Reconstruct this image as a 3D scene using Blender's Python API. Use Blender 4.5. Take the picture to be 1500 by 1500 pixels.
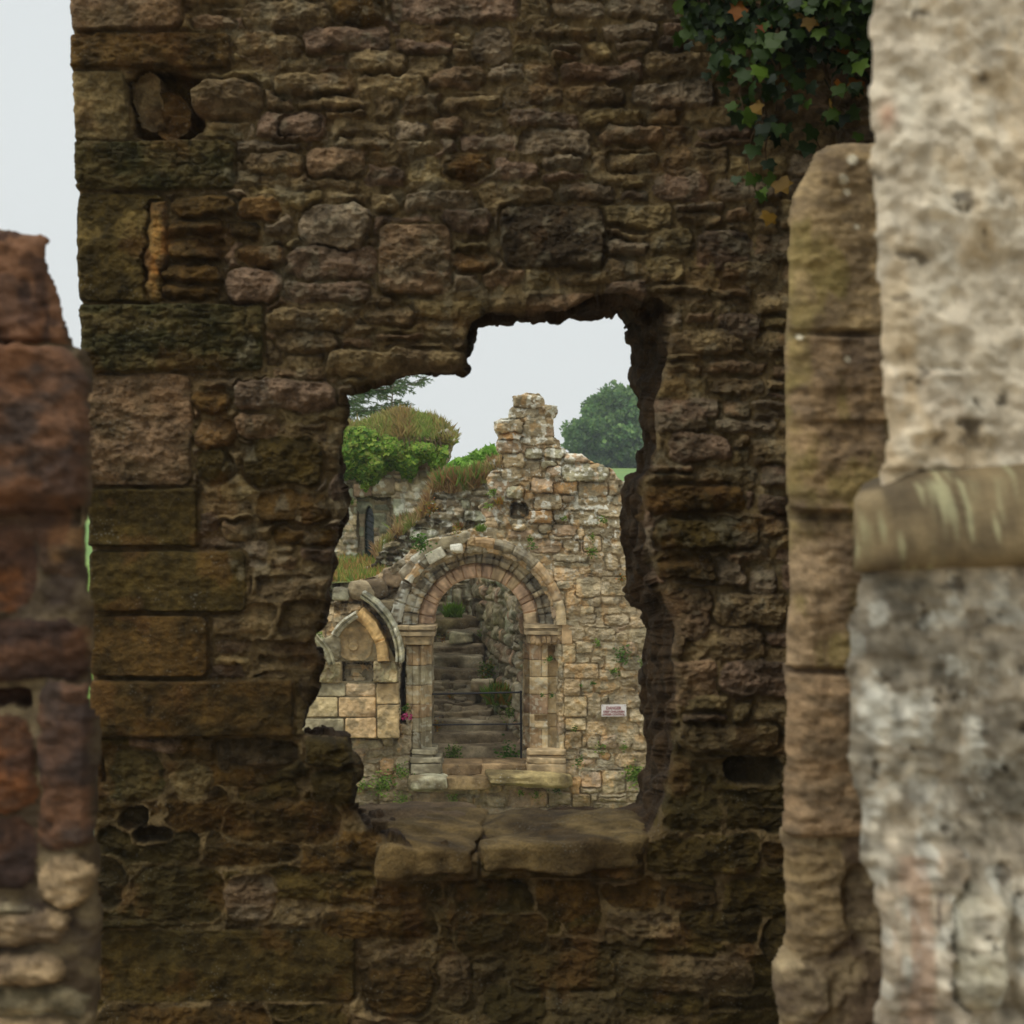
import bpy, math, random
import numpy as np
from math import radians, sin, cos, pi
for o in list(bpy.data.objects): bpy.data.objects.remove(o)
S = bpy.context.scene; C = S.collection
rng = np.random.default_rng(7); random.seed(7)

# ---------------------------------------------------------------- camera
F = 3000.0; EYE = 1.6                      # focal length in photo pixels, eye height
cd = bpy.data.cameras.new('camera'); cam = bpy.data.objects.new('camera', cd); C.objects.link(cam)
cam.location = (0, 0, EYE); cam.rotation_euler = (radians(90), 0, 0)
cd.sensor_width = 36; cd.lens = 72; cd.clip_end = 3000; cd.clip_start = .1
cd.dof.use_dof = True; cd.dof.focus_distance = 16.5; cd.dof.aperture_fstop = 6.3
S.camera = cam
# ---------------------------------------------------------------- sky and sun
SUN_EL, SUN_AZ = 58, 235                   # azimuth clockwise from +Y : high and behind the left shoulder
w = bpy.data.worlds.new('World'); S.world = w; w.use_nodes = True
nt = w.node_tree; N = nt.nodes; L = nt.links; N.clear()
out = N.new('ShaderNodeOutputWorld'); bg = N.new('ShaderNodeBackground'); sky = N.new('ShaderNodeTexSky')
sky.sky_type = 'NISHITA'; sky.sun_disc = False; sky.sun_elevation = radians(SUN_EL); sky.sun_rotation = radians(SUN_AZ)
sky.dust_density = 4; sky.air_density = 1.0
hs = N.new('ShaderNodeHueSaturation'); hs.inputs['Saturation'].default_value = .2
L.new(sky.outputs[0], hs.inputs['Color'])
tcw = N.new('ShaderNodeTexCoord'); sep = N.new('ShaderNodeSeparateXYZ'); L.new(tcw.outputs['Generated'], sep.inputs[0])
rmp = N.new('ShaderNodeValToRGB'); L.new(sep.outputs['Z'], rmp.inputs[0])
rmp.color_ramp.elements[0].position = 0.0; rmp.color_ramp.elements[0].color = (8.4, 8.75, 8.65, 1)
e = rmp.color_ramp.elements.new(.3); e.color = (7.9, 8.35, 8.4, 1)
rmp.color_ramp.elements[-1].position = 1.0; rmp.color_ramp.elements[-1].color = (15.5, 15.6, 15.4, 1)
cl = N.new('ShaderNodeTexNoise'); cl.inputs['Scale'].default_value = 1.6; cl.inputs['Detail'].default_value = 3
L.new(tcw.outputs['Generated'], cl.inputs['Vector'])
cm = N.new('ShaderNodeMapRange'); cm.inputs['To Min'].default_value = .93; cm.inputs['To Max'].default_value = 1.07
L.new(cl.outputs['Fac'], cm.inputs['Value'])
vm = N.new('ShaderNodeVectorMath'); vm.operation = 'SCALE'; L.new(rmp.outputs[0], vm.inputs[0]); L.new(cm.outputs[0], vm.inputs['Scale'])
mx = N.new('ShaderNodeMix'); mx.data_type = 'RGBA'; mx.inputs[0].default_value = .9
L.new(hs.outputs[0], mx.inputs[6]); L.new(vm.outputs[0], mx.inputs[7]); L.new(mx.outputs[2], bg.inputs[0])
bg.inputs[1].default_value = .1; L.new(bg.outputs[0], out.inputs[0])
sl = bpy.data.lights.new('sun', 'SUN'); sl.energy = 1.1; sl.angle = radians(35); sl.color = (1, .96, .9)
so = bpy.data.objects.new('sun', sl); C.objects.link(so)
so.rotation_euler = (radians(90 - SUN_EL), 0, radians(180 - SUN_AZ)); so.location = (0, 0, 30)
S.view_settings.view_transform = 'Standard'; S.view_settings.look = 'None'
S.view_settings.exposure = 0; S.view_settings.gamma = 1
S.cycles.use_denoising = True; S.cycles.max_bounces = 6; S.cycles.diffuse_bounces = 4

# ---------------------------------------------------------------- noise
TAB = np.random.default_rng(99).random((256, 256))
def vn(x, y, seed=0):
    x = np.asarray(x, float) + seed * 13.37; y = np.asarray(y, float) + seed * 7.77
    xi = np.floor(x).astype(int); yi = np.floor(y).astype(int); fx = x - xi; fy = y - yi
    fx = fx * fx * fx * (fx * (fx * 6 - 15) + 10); fy = fy * fy * fy * (fy * (fy * 6 - 15) + 10)
    a = TAB[xi & 255, yi & 255]; b = TAB[(xi + 1) & 255, yi & 255]; c = TAB[xi & 255, (yi + 1) & 255]; d = TAB[(xi + 1) & 255, (yi + 1) & 255]
    return (a * (1 - fx) + b * fx) * (1 - fy) + (c * (1 - fx) + d * fx) * fy
def fbm(x, y, sc, octv=4, seed=0, gain=.5):      # about -1..1
    s = 0; a = 1; t = 0
    for i in range(octv):
        s = s + a * (vn(x / sc * 2 ** i, y / sc * 2 ** i, seed + i * 3) * 2 - 1); t += a; a *= gain
    return s / t * 1.6
def ridge(x, y, sc, octv=3, seed=0):
    s = 0; a = 1; t = 0
    for i in range(octv):
        s = s + a * (1 - np.abs(vn(x / sc * 2 ** i, y / sc * 2 ** i, seed + i * 5) * 2 - 1) * 2); t += a; a *= .5
    return s / t
def ss(a, b, x):
    t = np.clip((x - a) / (b - a), 0, 1); return t * t * (3 - 2 * t)
def lin(c):                                       # sRGB 0-255 -> linear
    c = np.array(c, float) / 255; return np.where(c <= .04045, c / 12.92, ((c + .055) / 1.055) ** 2.4)

# ---------------------------------------------------------------- object helpers
def tag(o, label=None, cat=None, group=None, kind=None):
    if label: o['label'] = label
    if cat: o['category'] = cat
    if group: o['group'] = group
    if kind: o['kind'] = kind
    return o
def empty(name, loc, label=None, cat=None, group=None):
    o = bpy.data.objects.new(name, None); C.objects.link(o); o.location = loc; o.empty_display_size = .1
    return tag(o, label, cat, group)
def link(name, me, parent=None):
    o = bpy.data.objects.new(name, me); C.objects.link(o)
    if parent:
        o.parent = parent; o.matrix_parent_inverse.translation = -PL(parent)
    return o
from mathutils import Vector, Matrix
def PL(p):
    v = Vector(p.location)
    q = p.parent
    return v if q is None else v * 0 + (PL(q) if p.type == 'MESH' else v)
def mkmesh(name, V, Fc, col=None, mat=None, parent=None, smooth=True, center=False):
    V = np.asarray(V, np.float32).reshape(-1, 3)
    c0 = np.zeros(3, np.float32)
    if parent is None or center:
        c0 = np.array([V[:, 0].mean(), V[:, 1].mean(), V[:, 2].min()], np.float32)
    if parent is not None and not center:
        pass
    me = bpy.data.meshes.new(name)
    me.vertices.add(len(V)); me.vertices.foreach_set('co', (V - c0).ravel())
    if isinstance(Fc, list) and len(Fc) and not isinstance(Fc[0], np.ndarray):
        tot = np.array([len(f) for f in Fc]); idx = np.concatenate([np.array(f) for f in Fc])
    else:
        if isinstance(Fc, list):
            tot = np.concatenate([np.full(len(f), f.shape[1]) for f in Fc]); idx = np.concatenate([f.ravel() for f in Fc])
        else:
            tot = np.full(len(Fc), Fc.shape[1]); idx = Fc.ravel()
    me.loops.add(len(idx)); me.loops.foreach_set('vertex_index', idx.astype(np.int32))
    me.polygons.add(len(tot)); st = np.concatenate([[0], np.cumsum(tot)[:-1]])
    me.polygons.foreach_set('loop_start', st.astype(np.int32)); me.polygons.foreach_set('loop_total', tot.astype(np.int32))
    me.polygons.foreach_set('use_smooth', np.full(len(tot), smooth))
    if col is not None:
        a = me.color_attributes.new('Col', 'FLOAT_COLOR', 'POINT')
        cc = np.ones((len(V), 4), np.float32); cc[:, :3] = np.clip(col, 0, 1); a.data.foreach_set('color', cc.ravel())
    me.update(); me.validate()
    if mat: me.materials.append(mat)
    o = bpy.data.objects.new(name, me); C.objects.link(o)
    if parent is not None:
        o.parent = parent; o.matrix_parent_inverse = Matrix.Translation(-WL(parent))
    o.location = c0.tolist()
    return o
def WL(p):                                        # world location of an unrotated object
    v = Vector(p.location)
    if p.parent is not None: v = v + p.matrix_parent_inverse.translation + WL(p.parent)
    return v
def W(px, py, D):                                 # point seen at photo pixel px,py when it stands D metres away
    return np.array([(px - 750) * D / F, D, EYE - (py - 750) * D / F])

# ---------------------------------------------------------------- materials
def nodes(name):
    m = bpy.data.materials.new(name); m.use_nodes = True; t = m.node_tree
    return m, t.nodes, t.links, t.nodes['Principled BSDF']
def stone_mat(name, mul=1.0, fine=90, bump=.5, dist=.006, contrast=.35, rough=.92, sat=1.0, speck=0.0, speck_scale=55, tint=(1, 1, 1)):
    m, n, l, b = nodes(name)
    at = n.new('ShaderNodeAttribute'); at.attribute_name = 'Col'
    tc = n.new('ShaderNodeTexCoord')
    n1 = n.new('ShaderNodeTexNoise'); n1.inputs['Scale'].default_value = fine; n1.inputs['Detail'].default_value = 7; n1.inputs['Roughness'].default_value = .68
    n2 = n.new('ShaderNodeTexNoise'); n2.inputs['Scale'].default_value = fine * .22; n2.inputs['Detail'].default_value = 5
    for q in (n1, n2): l.new(tc.outputs['Object'], q.inputs['Vector'])
    ad = n.new('ShaderNodeMath'); ad.operation = 'ADD'; l.new(n1.outputs['Fac'], ad.inputs[0]); l.new(n2.outputs['Fac'], ad.inputs[1])
    mr = n.new('ShaderNodeMapRange'); mr.inputs['From Min'].default_value = .6; mr.inputs['From Max'].default_value = 1.4
    mr.inputs['To Min'].default_value = (1 - contrast) * mul; mr.inputs['To Max'].default_value = (1 + contrast) * mul
    l.new(ad.outputs[0], mr.inputs['Value'])
    sc = n.new('ShaderNodeVectorMath'); sc.operation = 'SCALE'; l.new(at.outputs['Color'], sc.inputs[0]); l.new(mr.outputs[0], sc.inputs['Scale'])
    hsv = n.new('ShaderNodeHueSaturation'); hsv.inputs['Saturation'].default_value = sat; tn = n.new('ShaderNodeVectorMath'); tn.operation = 'MULTIPLY'; tn.inputs[1].default_value = tint; l.new(sc.outputs[0], tn.inputs[0]); l.new(tn.outputs[0], hsv.inputs['Color'])
    last = hsv.outputs[0]
    if speck > 0:
        vo = n.new('ShaderNodeTexVoronoi'); vo.inputs['Scale'].default_value = speck_scale; l.new(tc.outputs['Object'], vo.inputs['Vector'])
        n3 = n.new('ShaderNodeTexNoise'); n3.inputs['Scale'].default_value = speck_scale * .12; n3.inputs['Detail'].default_value = 3; l.new(tc.outputs['Object'], n3.inputs['Vector'])
        sb = n.new('ShaderNodeMath'); sb.operation = 'SUBTRACT'; l.new(n3.outputs['Fac'], sb.inputs[0]); l.new(vo.outputs['Distance'], sb.inputs[1])
        m3 = n.new('ShaderNodeMapRange'); m3.inputs['From Min'].default_value = .33; m3.inputs['From Max'].default_value = .5; m3.inputs['To Max'].default_value = speck
        l.new(sb.outputs[0], m3.inputs['Value'])
        mm = n.new('ShaderNodeMix'); mm.data_type = 'RGBA'; l.new(m3.outputs[0], mm.inputs[0]); l.new(last, mm.inputs[6]); mm.inputs[7].default_value = (.42, .42, .36, 1)
        last = mm.outputs[2]
    l.new(last, b.inputs['Base Color'])
    bp = n.new('ShaderNodeBump'); bp.inputs['Strength'].default_value = bump; bp.inputs['Distance'].default_value = dist
    l.new(n1.outputs['Fac'], bp.inputs['Height']); l.new(bp.outputs[0], b.inputs['Normal'])
    b.inputs['Roughness'].default_value = rough; b.inputs['Specular IOR Level'].default_value = .25
    return m
def leaf_mat(name, rough=.5, trans=.35, spec=.4):
    m, n, l, b = nodes(name)
    at = n.new('ShaderNodeAttribute'); at.attribute_name = 'Col'; l.new(at.outputs['Color'], b.inputs['Base Color'])
    b.inputs['Roughness'].default_value = rough; b.inputs['Specular IOR Level'].default_value = spec
    tr = n.new('ShaderNodeBsdfTranslucent'); l.new(at.outputs['Color'], tr.inputs['Color'])
    mxs = n.new('ShaderNodeMixShader'); mxs.inputs[0].default_value = trans
    l.new(b.outputs[0], mxs.inputs[1]); l.new(tr.outputs[0], mxs.inputs[2]); l.new(mxs.outputs[0], n['Material Output'].inputs[0])
    return m
def flat_mat(name, col, rough=.6, metal=0):
    m, n, l, b = nodes(name)
    tc = n.new('ShaderNodeTexCoord'); n1 = n.new('ShaderNodeTexNoise'); n1.inputs['Scale'].default_value = 60; l.new(tc.outputs['Object'], n1.inputs['Vector'])
    cr = n.new('ShaderNodeValToRGB'); l.new(n1.outputs['Fac'], cr.inputs[0])
    c = np.array(col); cr.color_ramp.elements[0].color = (*(c * .8), 1); cr.color_ramp.elements[1].color = (*np.clip(c * 1.15, 0, 1), 1)
    l.new(cr.outputs[0], b.inputs['Base Color']); b.inputs['Roughness'].default_value = rough; b.inputs['Metallic'].default_value = metal
    return m
M_MAIN = stone_mat('dark_rubble_stone', mul=1.46, sat=1.02, tint=(1.0, 1.0, .87), fine=75, bump=1.0, dist=.026, contrast=.62, speck=.2, speck_scale=60)
M_FAR = stone_mat('weathered_sandstone', mul=1.24, sat=.95, tint=(1, 1.01, .94), fine=26, bump=.9, dist=.03, contrast=.45, speck=.5, speck_scale=24)
M_ASH = stone_mat('dressed_sandstone', mul=1.14, sat=.9, tint=(1, 1.02, .96), fine=22, bump=.45, dist=.012, contrast=.22, speck=.22, speck_scale=15)
M_PIER = stone_mat('lichened_pier_stone', mul=1.14, tint=(.98, 1.0, .98), fine=45, bump=.7, dist=.01, contrast=.25)
M_NEAR = stone_mat('near_block_stone', mul=1.12, fine=60, bump=.6, dist=.008, contrast=.3)
M_LEAF = leaf_mat('ivy_leaf', .5, .25, .3)
M_FOL = leaf_mat('foliage', .6, .4, .2)
M_BARK = stone_mat('bark', fine=40, contrast=.4)

# ---------------------------------------------------------------- stone wall builder
def polysdf(X, Y, poly):
    P = np.array(poly, float)[:, :2]; d = np.full(X.shape, 1e9); ins = np.zeros(X.shape, bool)
    seg = np.zeros(X.shape, int); tt = np.zeros(X.shape); n = len(P)
    for i in range(n):
        a = P[i]; b = P[(i + 1) % n]; e = b - a; L2 = (e ** 2).sum() + 1e-9
        t = np.clip(((X - a[0]) * e[0] + (Y - a[1]) * e[1]) / L2, 0, 1)
        dd = np.hypot(X - a[0] - e[0] * t, Y - a[1] - e[1] * t); m = dd < d
        d = np.where(m, dd, d); seg[m] = i; tt = np.where(m, t, tt)
        c = (a[1] > Y) != (b[1] > Y)
        with np.errstate(divide='ignore', invalid='ignore'):
            ins ^= c & (X < (b[0] - a[0]) * (Y - a[1]) / (b[1] - a[1] + 1e-12) + a[0])
    return np.where(ins, -d, d), seg, tt

def rows(bb, ph, wr, seed, H=(.03, .06), cols=('a',), gap=5, wob=8, r=.42, split=.15, tall=.08):
    """coursed rubble: list of stones (x0,y0,x1,y1,height,colour,corner,tilt)"""
    R = random.Random(seed); out = []; y = bb[1] - 20
    while y < bb[3] + 20:
        h = ph(y) * R.uniform(.7, 1.3); x = bb[0] - R.uniform(0, 60)
        while x < bb[2]:
            wd = R.uniform(*wr) * (h / ph(y)) ** .4
            if R.random() < .15: wd *= .5
            yo = wob * float(fbm(np.array(x), np.array(y * .15), 220, 2, seed)) * 1.5
            y0 = y + yo + R.uniform(-.12, .12) * h; y1 = y + h + yo + R.uniform(-.12, .12) * h
            g = gap * R.uniform(.35, 1.0)
            if R.random() < split:
                ym = (y0 + y1) / 2 + R.uniform(-.15, .15) * h
                for a, b in ((y0, ym), (ym, y1)):
                    out.append((x + g, a + g * .5, x + wd - g, b - g * .4, R.uniform(*H), R.choice(cols), r, R.uniform(-1, 1)))
            else:
                if R.random() < tall: y1 += h * .5
                out.append((x + g, y0 + g * .5, x + wd - g * R.uniform(0, 1), y1 - g * .5, R.uniform(*H), R.choice(cols), R.uniform(.6, 1.2) * r, R.uniform(-1, 1)))
            x += wd
        y += h
    return out

def field(name, D, bb, s, outer, holes=(), hand=(), fill=(), pal=None, mortar=((90, 80, 60), (70, 60, 42)), mat=None, parent=None,
          T=.6, warp=5, warp_sc=40, rough_h=.006, edge_amp=2.0, edge_sc=14, edge_round=0, round_w=12, prof_w=9, mort_h=None, post=None, plane=None,
          seed=1, layers=5, side_amp=.02, mott=.3, bed=2.2, hmul=1.0, side_col=None, gap_hand=3, bshift=None, domek=.06, back_in=8, facet=.5):
    xs = np.arange(bb[0], bb[2] + s, s); ys = np.arange(bb[1], bb[3] + s, s); X, Y = np.meshgrid(xs, ys)
    sd, _, _ = polysdf(X, Y, outer); hs_ = []
    for h in holes:
        q, sg, tt = polysdf(X, Y, h); hs_.append((q, sg, tt)); sd = np.maximum(sd, -q)
    sde = sd + edge_amp * fbm(X, Y, edge_sc, 4, seed + 5)
    k = D / F
    WX = X + warp * fbm(X, Y, warp_sc, 3, seed + 11); WY = Y + warp * .8 * fbm(X, Y, warp_sc, 3, seed + 23)
    WX = WX + warp * .3 * fbm(X, Y, warp_sc * .25, 3, seed + 12); WY = WY + warp * .3 * fbm(X, Y, warp_sc * .25, 3, seed + 24)
    base = np.zeros(X.shape) if mort_h is None else mort_h(X, Y)
    base = base + rough_h * 1.6 * fbm(X, Y, 18, 5, seed + 2, .62) + rough_h * fbm(X, Y, 55, 2, seed + 3)
    Hh = base.copy()
    m = ss(-.5, .6, fbm(X, Y, 40, 4, seed + 31))[..., None]
    col = lin(mortar[0]) * m + lin(mortar[1]) * (1 - m)
    stn = np.zeros(X.shape)
    dh = np.full(X.shape, 1e6)
    RR = random.Random(seed * 31)
    def put(st, avoid):
        x0, y0, x1, y1, H, cn, r = st[:7]; tilt = st[7] if len(st) > 7 else RR.uniform(-1, 1)
        pad = warp * 2 + 8
        i0 = max(0, int((y0 - pad - bb[1]) / s)); i1 = min(len(ys), int((y1 + pad - bb[1]) / s) + 1)
        j0 = max(0, int((x0 - pad - bb[0]) / s)); j1 = min(len(xs), int((x1 + pad - bb[0]) / s) + 1)
        if i1 <= i0 or j1 <= j0: return
        sl_ = (slice(i0, i1), slice(j0, j1))
        if sd[sl_].min() > 0: return
        hw = (x1 - x0) / 2; hh = (y1 - y0) / 2; cx = (x0 + x1) / 2; cy = (y0 + y1) / 2
        rc = min(hw, hh) * min(r * 1.6, 1)
        a = RR.uniform(-.05, .05) * (1 if avoid else .25); lx = WX[sl_] - cx; ly = WY[sl_] - cy
        flat = (not avoid) and r <= .2
        if flat: lx = lx * .25 + (X[sl_] - cx) * .75; ly = ly * .25 + (Y[sl_] - cy) * .75; a = 0
        lx, ly = lx * cos(a) + ly * sin(a), -lx * sin(a) + ly * cos(a)
        # slight trapezoid
        ly = ly * (1 + (RR.uniform(-.18, .18) if avoid else 0) * lx / max(hw, 1))
        qx = np.abs(lx) - hw + rc; qy = np.abs(ly) - hh + rc
        d = np.hypot(np.maximum(qx, 0), np.maximum(qy, 0)) + np.minimum(np.maximum(qx, qy), 0) - rc
        if avoid: d = np.maximum(d, gap_hand - dh[sl_])
        else: dh[sl_] = np.minimum(dh[sl_], d)
        pw = min(prof_w * (.6 if flat else 1), hh * .9)
        p = np.clip(-d / pw, 0, 1); p = (1 - (1 - p) ** 2.4)
        xx = X[sl_]; yy = Y[sl_]; sd2 = RR.randint(0, 200)
        dome = 1 - domek * np.clip((lx / hw) ** 2 + (ly / hh) ** 2, 0, 2) * min(1, r * 1.6)
        calm = .45 if (not avoid and len(st) == 9) else 1
        face = calm * fbm(xx / bed, yy, 12, 5, sd2, .62) * rough_h * 1.2 + calm * ridge(xx / bed, yy, 22, 4, sd2) * rough_h * .9
        hgt = base[sl_] * (1 - p) + p * (H * dome + tilt * .3 * H * ly / hh + RR.uniform(-.25, .25) * H * lx / hw) + p * face
        if facet:
            for _f in range(1 if flat else 5):
                th = RR.uniform(0, 2 * pi); sfc = lx / hw * cos(th) + ly / hh * sin(th) + .12 * fbm(xx, yy, 20, 2, sd2 + 60)
                hgt = hgt - p * abs(H) * facet * RR.uniform(.25, .9) * np.maximum(0, sfc - RR.uniform(-.1, .6))
            q_ = fbm(xx / 2.0, yy, 26, 3, sd2 + 70) * 2.2 + (ly + .2 * lx * RR.uniform(-1, 1)) / max(12., hh * .8)
            if facet > .3 and not flat: hgt = hgt + p * rough_h * .75 * (np.floor(q_) + ss(.0, .25, q_ - np.floor(q_)) - q_)
        w_ = (d < 0) & ((hgt > Hh[sl_]) | (stn[sl_] < .05) if avoid else True)
        if H < 0: w_ = d < 0
        Hh[sl_] = np.where(w_, hgt, Hh[sl_]); stn[sl_] = np.where(w_, p, stn[sl_])
        c = pal[cn]; c1 = lin(c[0]); c2 = lin(c[1]); f = ss(-.7, .7, fbm(xx / 1.5, yy, 30, 4, sd2 + 9))[..., None]
        br = RR.uniform(.78, 1.25) if avoid else RR.uniform(.94, 1.06)
        cc = (c1 * f + c2 * (1 - f)) * br * (1 + mott * fbm(xx, yy, 9, 3, sd2 + 4))[..., None]
        pm = ss(0, .5, p)[..., None] * w_[..., None]
        col[sl_] = col[sl_] * (1 - pm) + cc * pm
    for st in hand: put(st, False)
    for st in fill: put(st, True)
    if edge_round:
        Hh = Hh - edge_round * (1 - np.sqrt(np.clip(1 - (1 - np.clip(-sde / round_w, 0, 1)) ** 2, 0, 1)))
    if post: Hh, col = post(X, Y, Hh, col, sde, stn)
    Hh = Hh * hmul
    # cells
    cc_ = (sde[:-1, :-1] + sde[1:, :-1] + sde[:-1, 1:] + sde[1:, 1:]) / 4
    K = cc_ < 0
    cnt = np.zeros(X.shape, int)
    for a in (0, 1):
        for b in (0, 1):
            cnt[a:a + K.shape[0], b:b + K.shape[1]] += K
    bd = (cnt > 0) & (cnt < 4)
    gy, gx = np.gradient(sde, s); g2 = gx ** 2 + gy ** 2 + .15
    step = np.clip(sde, -1.2 * s, 1.2 * s)
    PX = np.where(bd, X - step * gx / g2, X); PY = np.where(bd, Y - step * gy / g2, Y)
    idx = -np.ones(X.shape, int); used = cnt > 0; nv = used.sum(); idx[used] = np.arange(nv)
    if plane is None:
        O = W(750, 750, D); U = np.array([1., 0, 0]); Nn = np.array([0., -1, 0]); ox = 750
    else: O, U, Nn, ox = plane
    def world(px, py, h, dep=0):
        return O + (px - ox)[..., None] * k * U + (750 - py)[..., None] * k * np.array([0, 0, 1.]) + (h - dep)[..., None] * Nn
    V = world(PX[used], PY[used], Hh[used]); COL = col[used]
    q = np.argwhere(K); i, j = q[:, 0], q[:, 1]
    Fq = np.stack([idx[i, j], idx[i + 1, j], idx[i + 1, j + 1], idx[i, j + 1]], 1)
    faces = [Fq]
    # sides
    Kp = np.pad(K, 1); e = []
    a_ = Kp[1:-1, 1:-1]
    for (di, dj, v0, v1) in ((-1, 0, (0, 1), (0, 0)), (1, 0, (1, 0), (1, 1)), (0, -1, (0, 0), (1, 0)), (0, 1, (1, 1), (0, 1))):
        nb = Kp[1 + di:Kp.shape[0] - 1 + di, 1 + dj:Kp.shape[1] - 1 + dj]
        q = np.argwhere(a_ & ~nb); i, j = q[:, 0], q[:, 1]
        e.append(np.stack([idx[i + v0[0], j + v0[1]], idx[i + v1[0], j + v1[1]]], 1))
    e = np.concatenate(e); bv = np.unique(e); rm = -np.ones(nv, int); rm[bv] = np.arange(len(bv)); e2 = rm[e]
    px = PX[used][bv]; py = PY[used][bv]; h0 = Hh[used][bv]; c0 = COL[bv]
    # target at the back
    bx = 750 + (px - 750) * D / (D + T) if plane is None else px; by = 750 + (py - 750) * D / (D + T) if plane is None else py
    if bshift is not None: bx = px + bshift
    if plane is None:
        for hi, h in enumerate(holes):
            if len(h[0]) >= 4:
                qd, sg, tt = [z[used][bv] for z in hs_[hi]]
                near = np.abs(qd) < 14; Hp = np.array(h, float); nx = (sg + 1) % len(Hp)
                dx = (Hp[sg, 2] * (1 - tt) + Hp[nx, 2] * tt) - (Hp[sg, 0] * (1 - tt) + Hp[nx, 0] * tt)
                dy = (Hp[sg, 3] * (1 - tt) + Hp[nx, 3] * tt) - (Hp[sg, 1] * (1 - tt) + Hp[nx, 1] * tt)
                bx = np.where(near, px + dx, bx); by = np.where(near, py + dy, by)
        Wb = np.stack([(bx - 750) * (D + T) / F, np.full(len(bx), D + T), EYE - (by - 750) * (D + T) / F], 1)
    else: Wb = world(bx, by, np.zeros(len(bx)), np.full(len(bx), T))
    Wf = V[bv]; gxx = gx[used][bv]; gyy = gy[used][bv]; gn = np.hypot(gxx, gyy) + 1e-6
    nrm = (gxx / gn)[:, None] * U + (-gyy / gn)[:, None] * np.array([0, 0, 1.])
    prev = bv; base_n = nv; VV = [V]; CC = [COL]
    per = px + py
    inh = np.zeros(len(bv), bool)
    for q_ in hs_: inh |= np.abs(q_[0][used][bv]) < 14
    for li in range(1, layers + 1):
        t = li / layers
        q = fbm(per, np.full(len(per), t * 600 * T), 45, 3, seed + 77) * side_amp * (1.6 if li < layers else 1)
        blk = (ss(.35, .65, vn(per / 26, np.full(len(per), t * T / .16), seed + 3)) - .5) * side_amp * 1.6
        q = np.where(inh, q, -np.abs(q)); blk = np.where(inh, blk, -np.abs(blk))
        Pn = Wf * (1 - t) + Wb * t + nrm * (q + blk * (0 < t < 1))[:, None]
        cn = c0 * .6 + .4 * c0.mean(0); cn = cn * (1 + .4 * fbm(per, np.full(len(per), t * 400 * T), 25, 3, seed + 8))[:, None]
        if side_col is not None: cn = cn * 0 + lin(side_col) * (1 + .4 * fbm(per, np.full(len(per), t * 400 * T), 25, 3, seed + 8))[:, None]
        new = base_n + np.arange(len(bv)); VV.append(Pn); CC.append(cn)
        faces.append(np.stack([prev[e2[:, 0]], prev[e2[:, 1]], new[e2[:, 1]], new[e2[:, 0]]], 1)[:, ::-1])
        prev = new; base_n += len(bv)
    # back sheet, coarse
    st = max(1, int(round(10 / s))); ii = np.arange(0, K.shape[0] - st, st); jj = np.arange(0, K.shape[1] - st, st)
    II, JJ = np.meshgrid(ii, jj, indexing='ij'); KI = cc_ < -back_in; Kc = KI[II, JJ] & KI[II + st - 1, JJ + st - 1] & KI[II + st - 1, JJ] & KI[II, JJ + st - 1]
    I, J = II[Kc], JJ[Kc]
    if len(I):
        if plane is None:
            g = lambda a, b: np.stack([(X[a, b] - 750) * k if bshift is None else (X[a, b] + bshift * 1.3 - 750) * (D + T) / F, np.full(len(a), D + T * .97), EYE - (Y[a, b] - 750) * k], 1)
        else: g = lambda a, b: world(X[a, b], Y[a, b], np.zeros(len(a)), np.full(len(a), T * .97))
        B = np.concatenate([g(I, J), g(I, J + st), g(I + st, J + st), g(I + st, J)]); n_ = len(I)
        VV.append(B); CC.append(np.tile(COL.mean(0), (len(B), 1)))
        faces.append(base_n + np.stack([np.arange(n_), n_ + np.arange(n_), 2 * n_ + np.arange(n_), 3 * n_ + np.arange(n_)], 1))
    o = mkmesh(name, np.concatenate(VV), faces, np.concatenate(CC), mat, parent)
    return o

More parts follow.
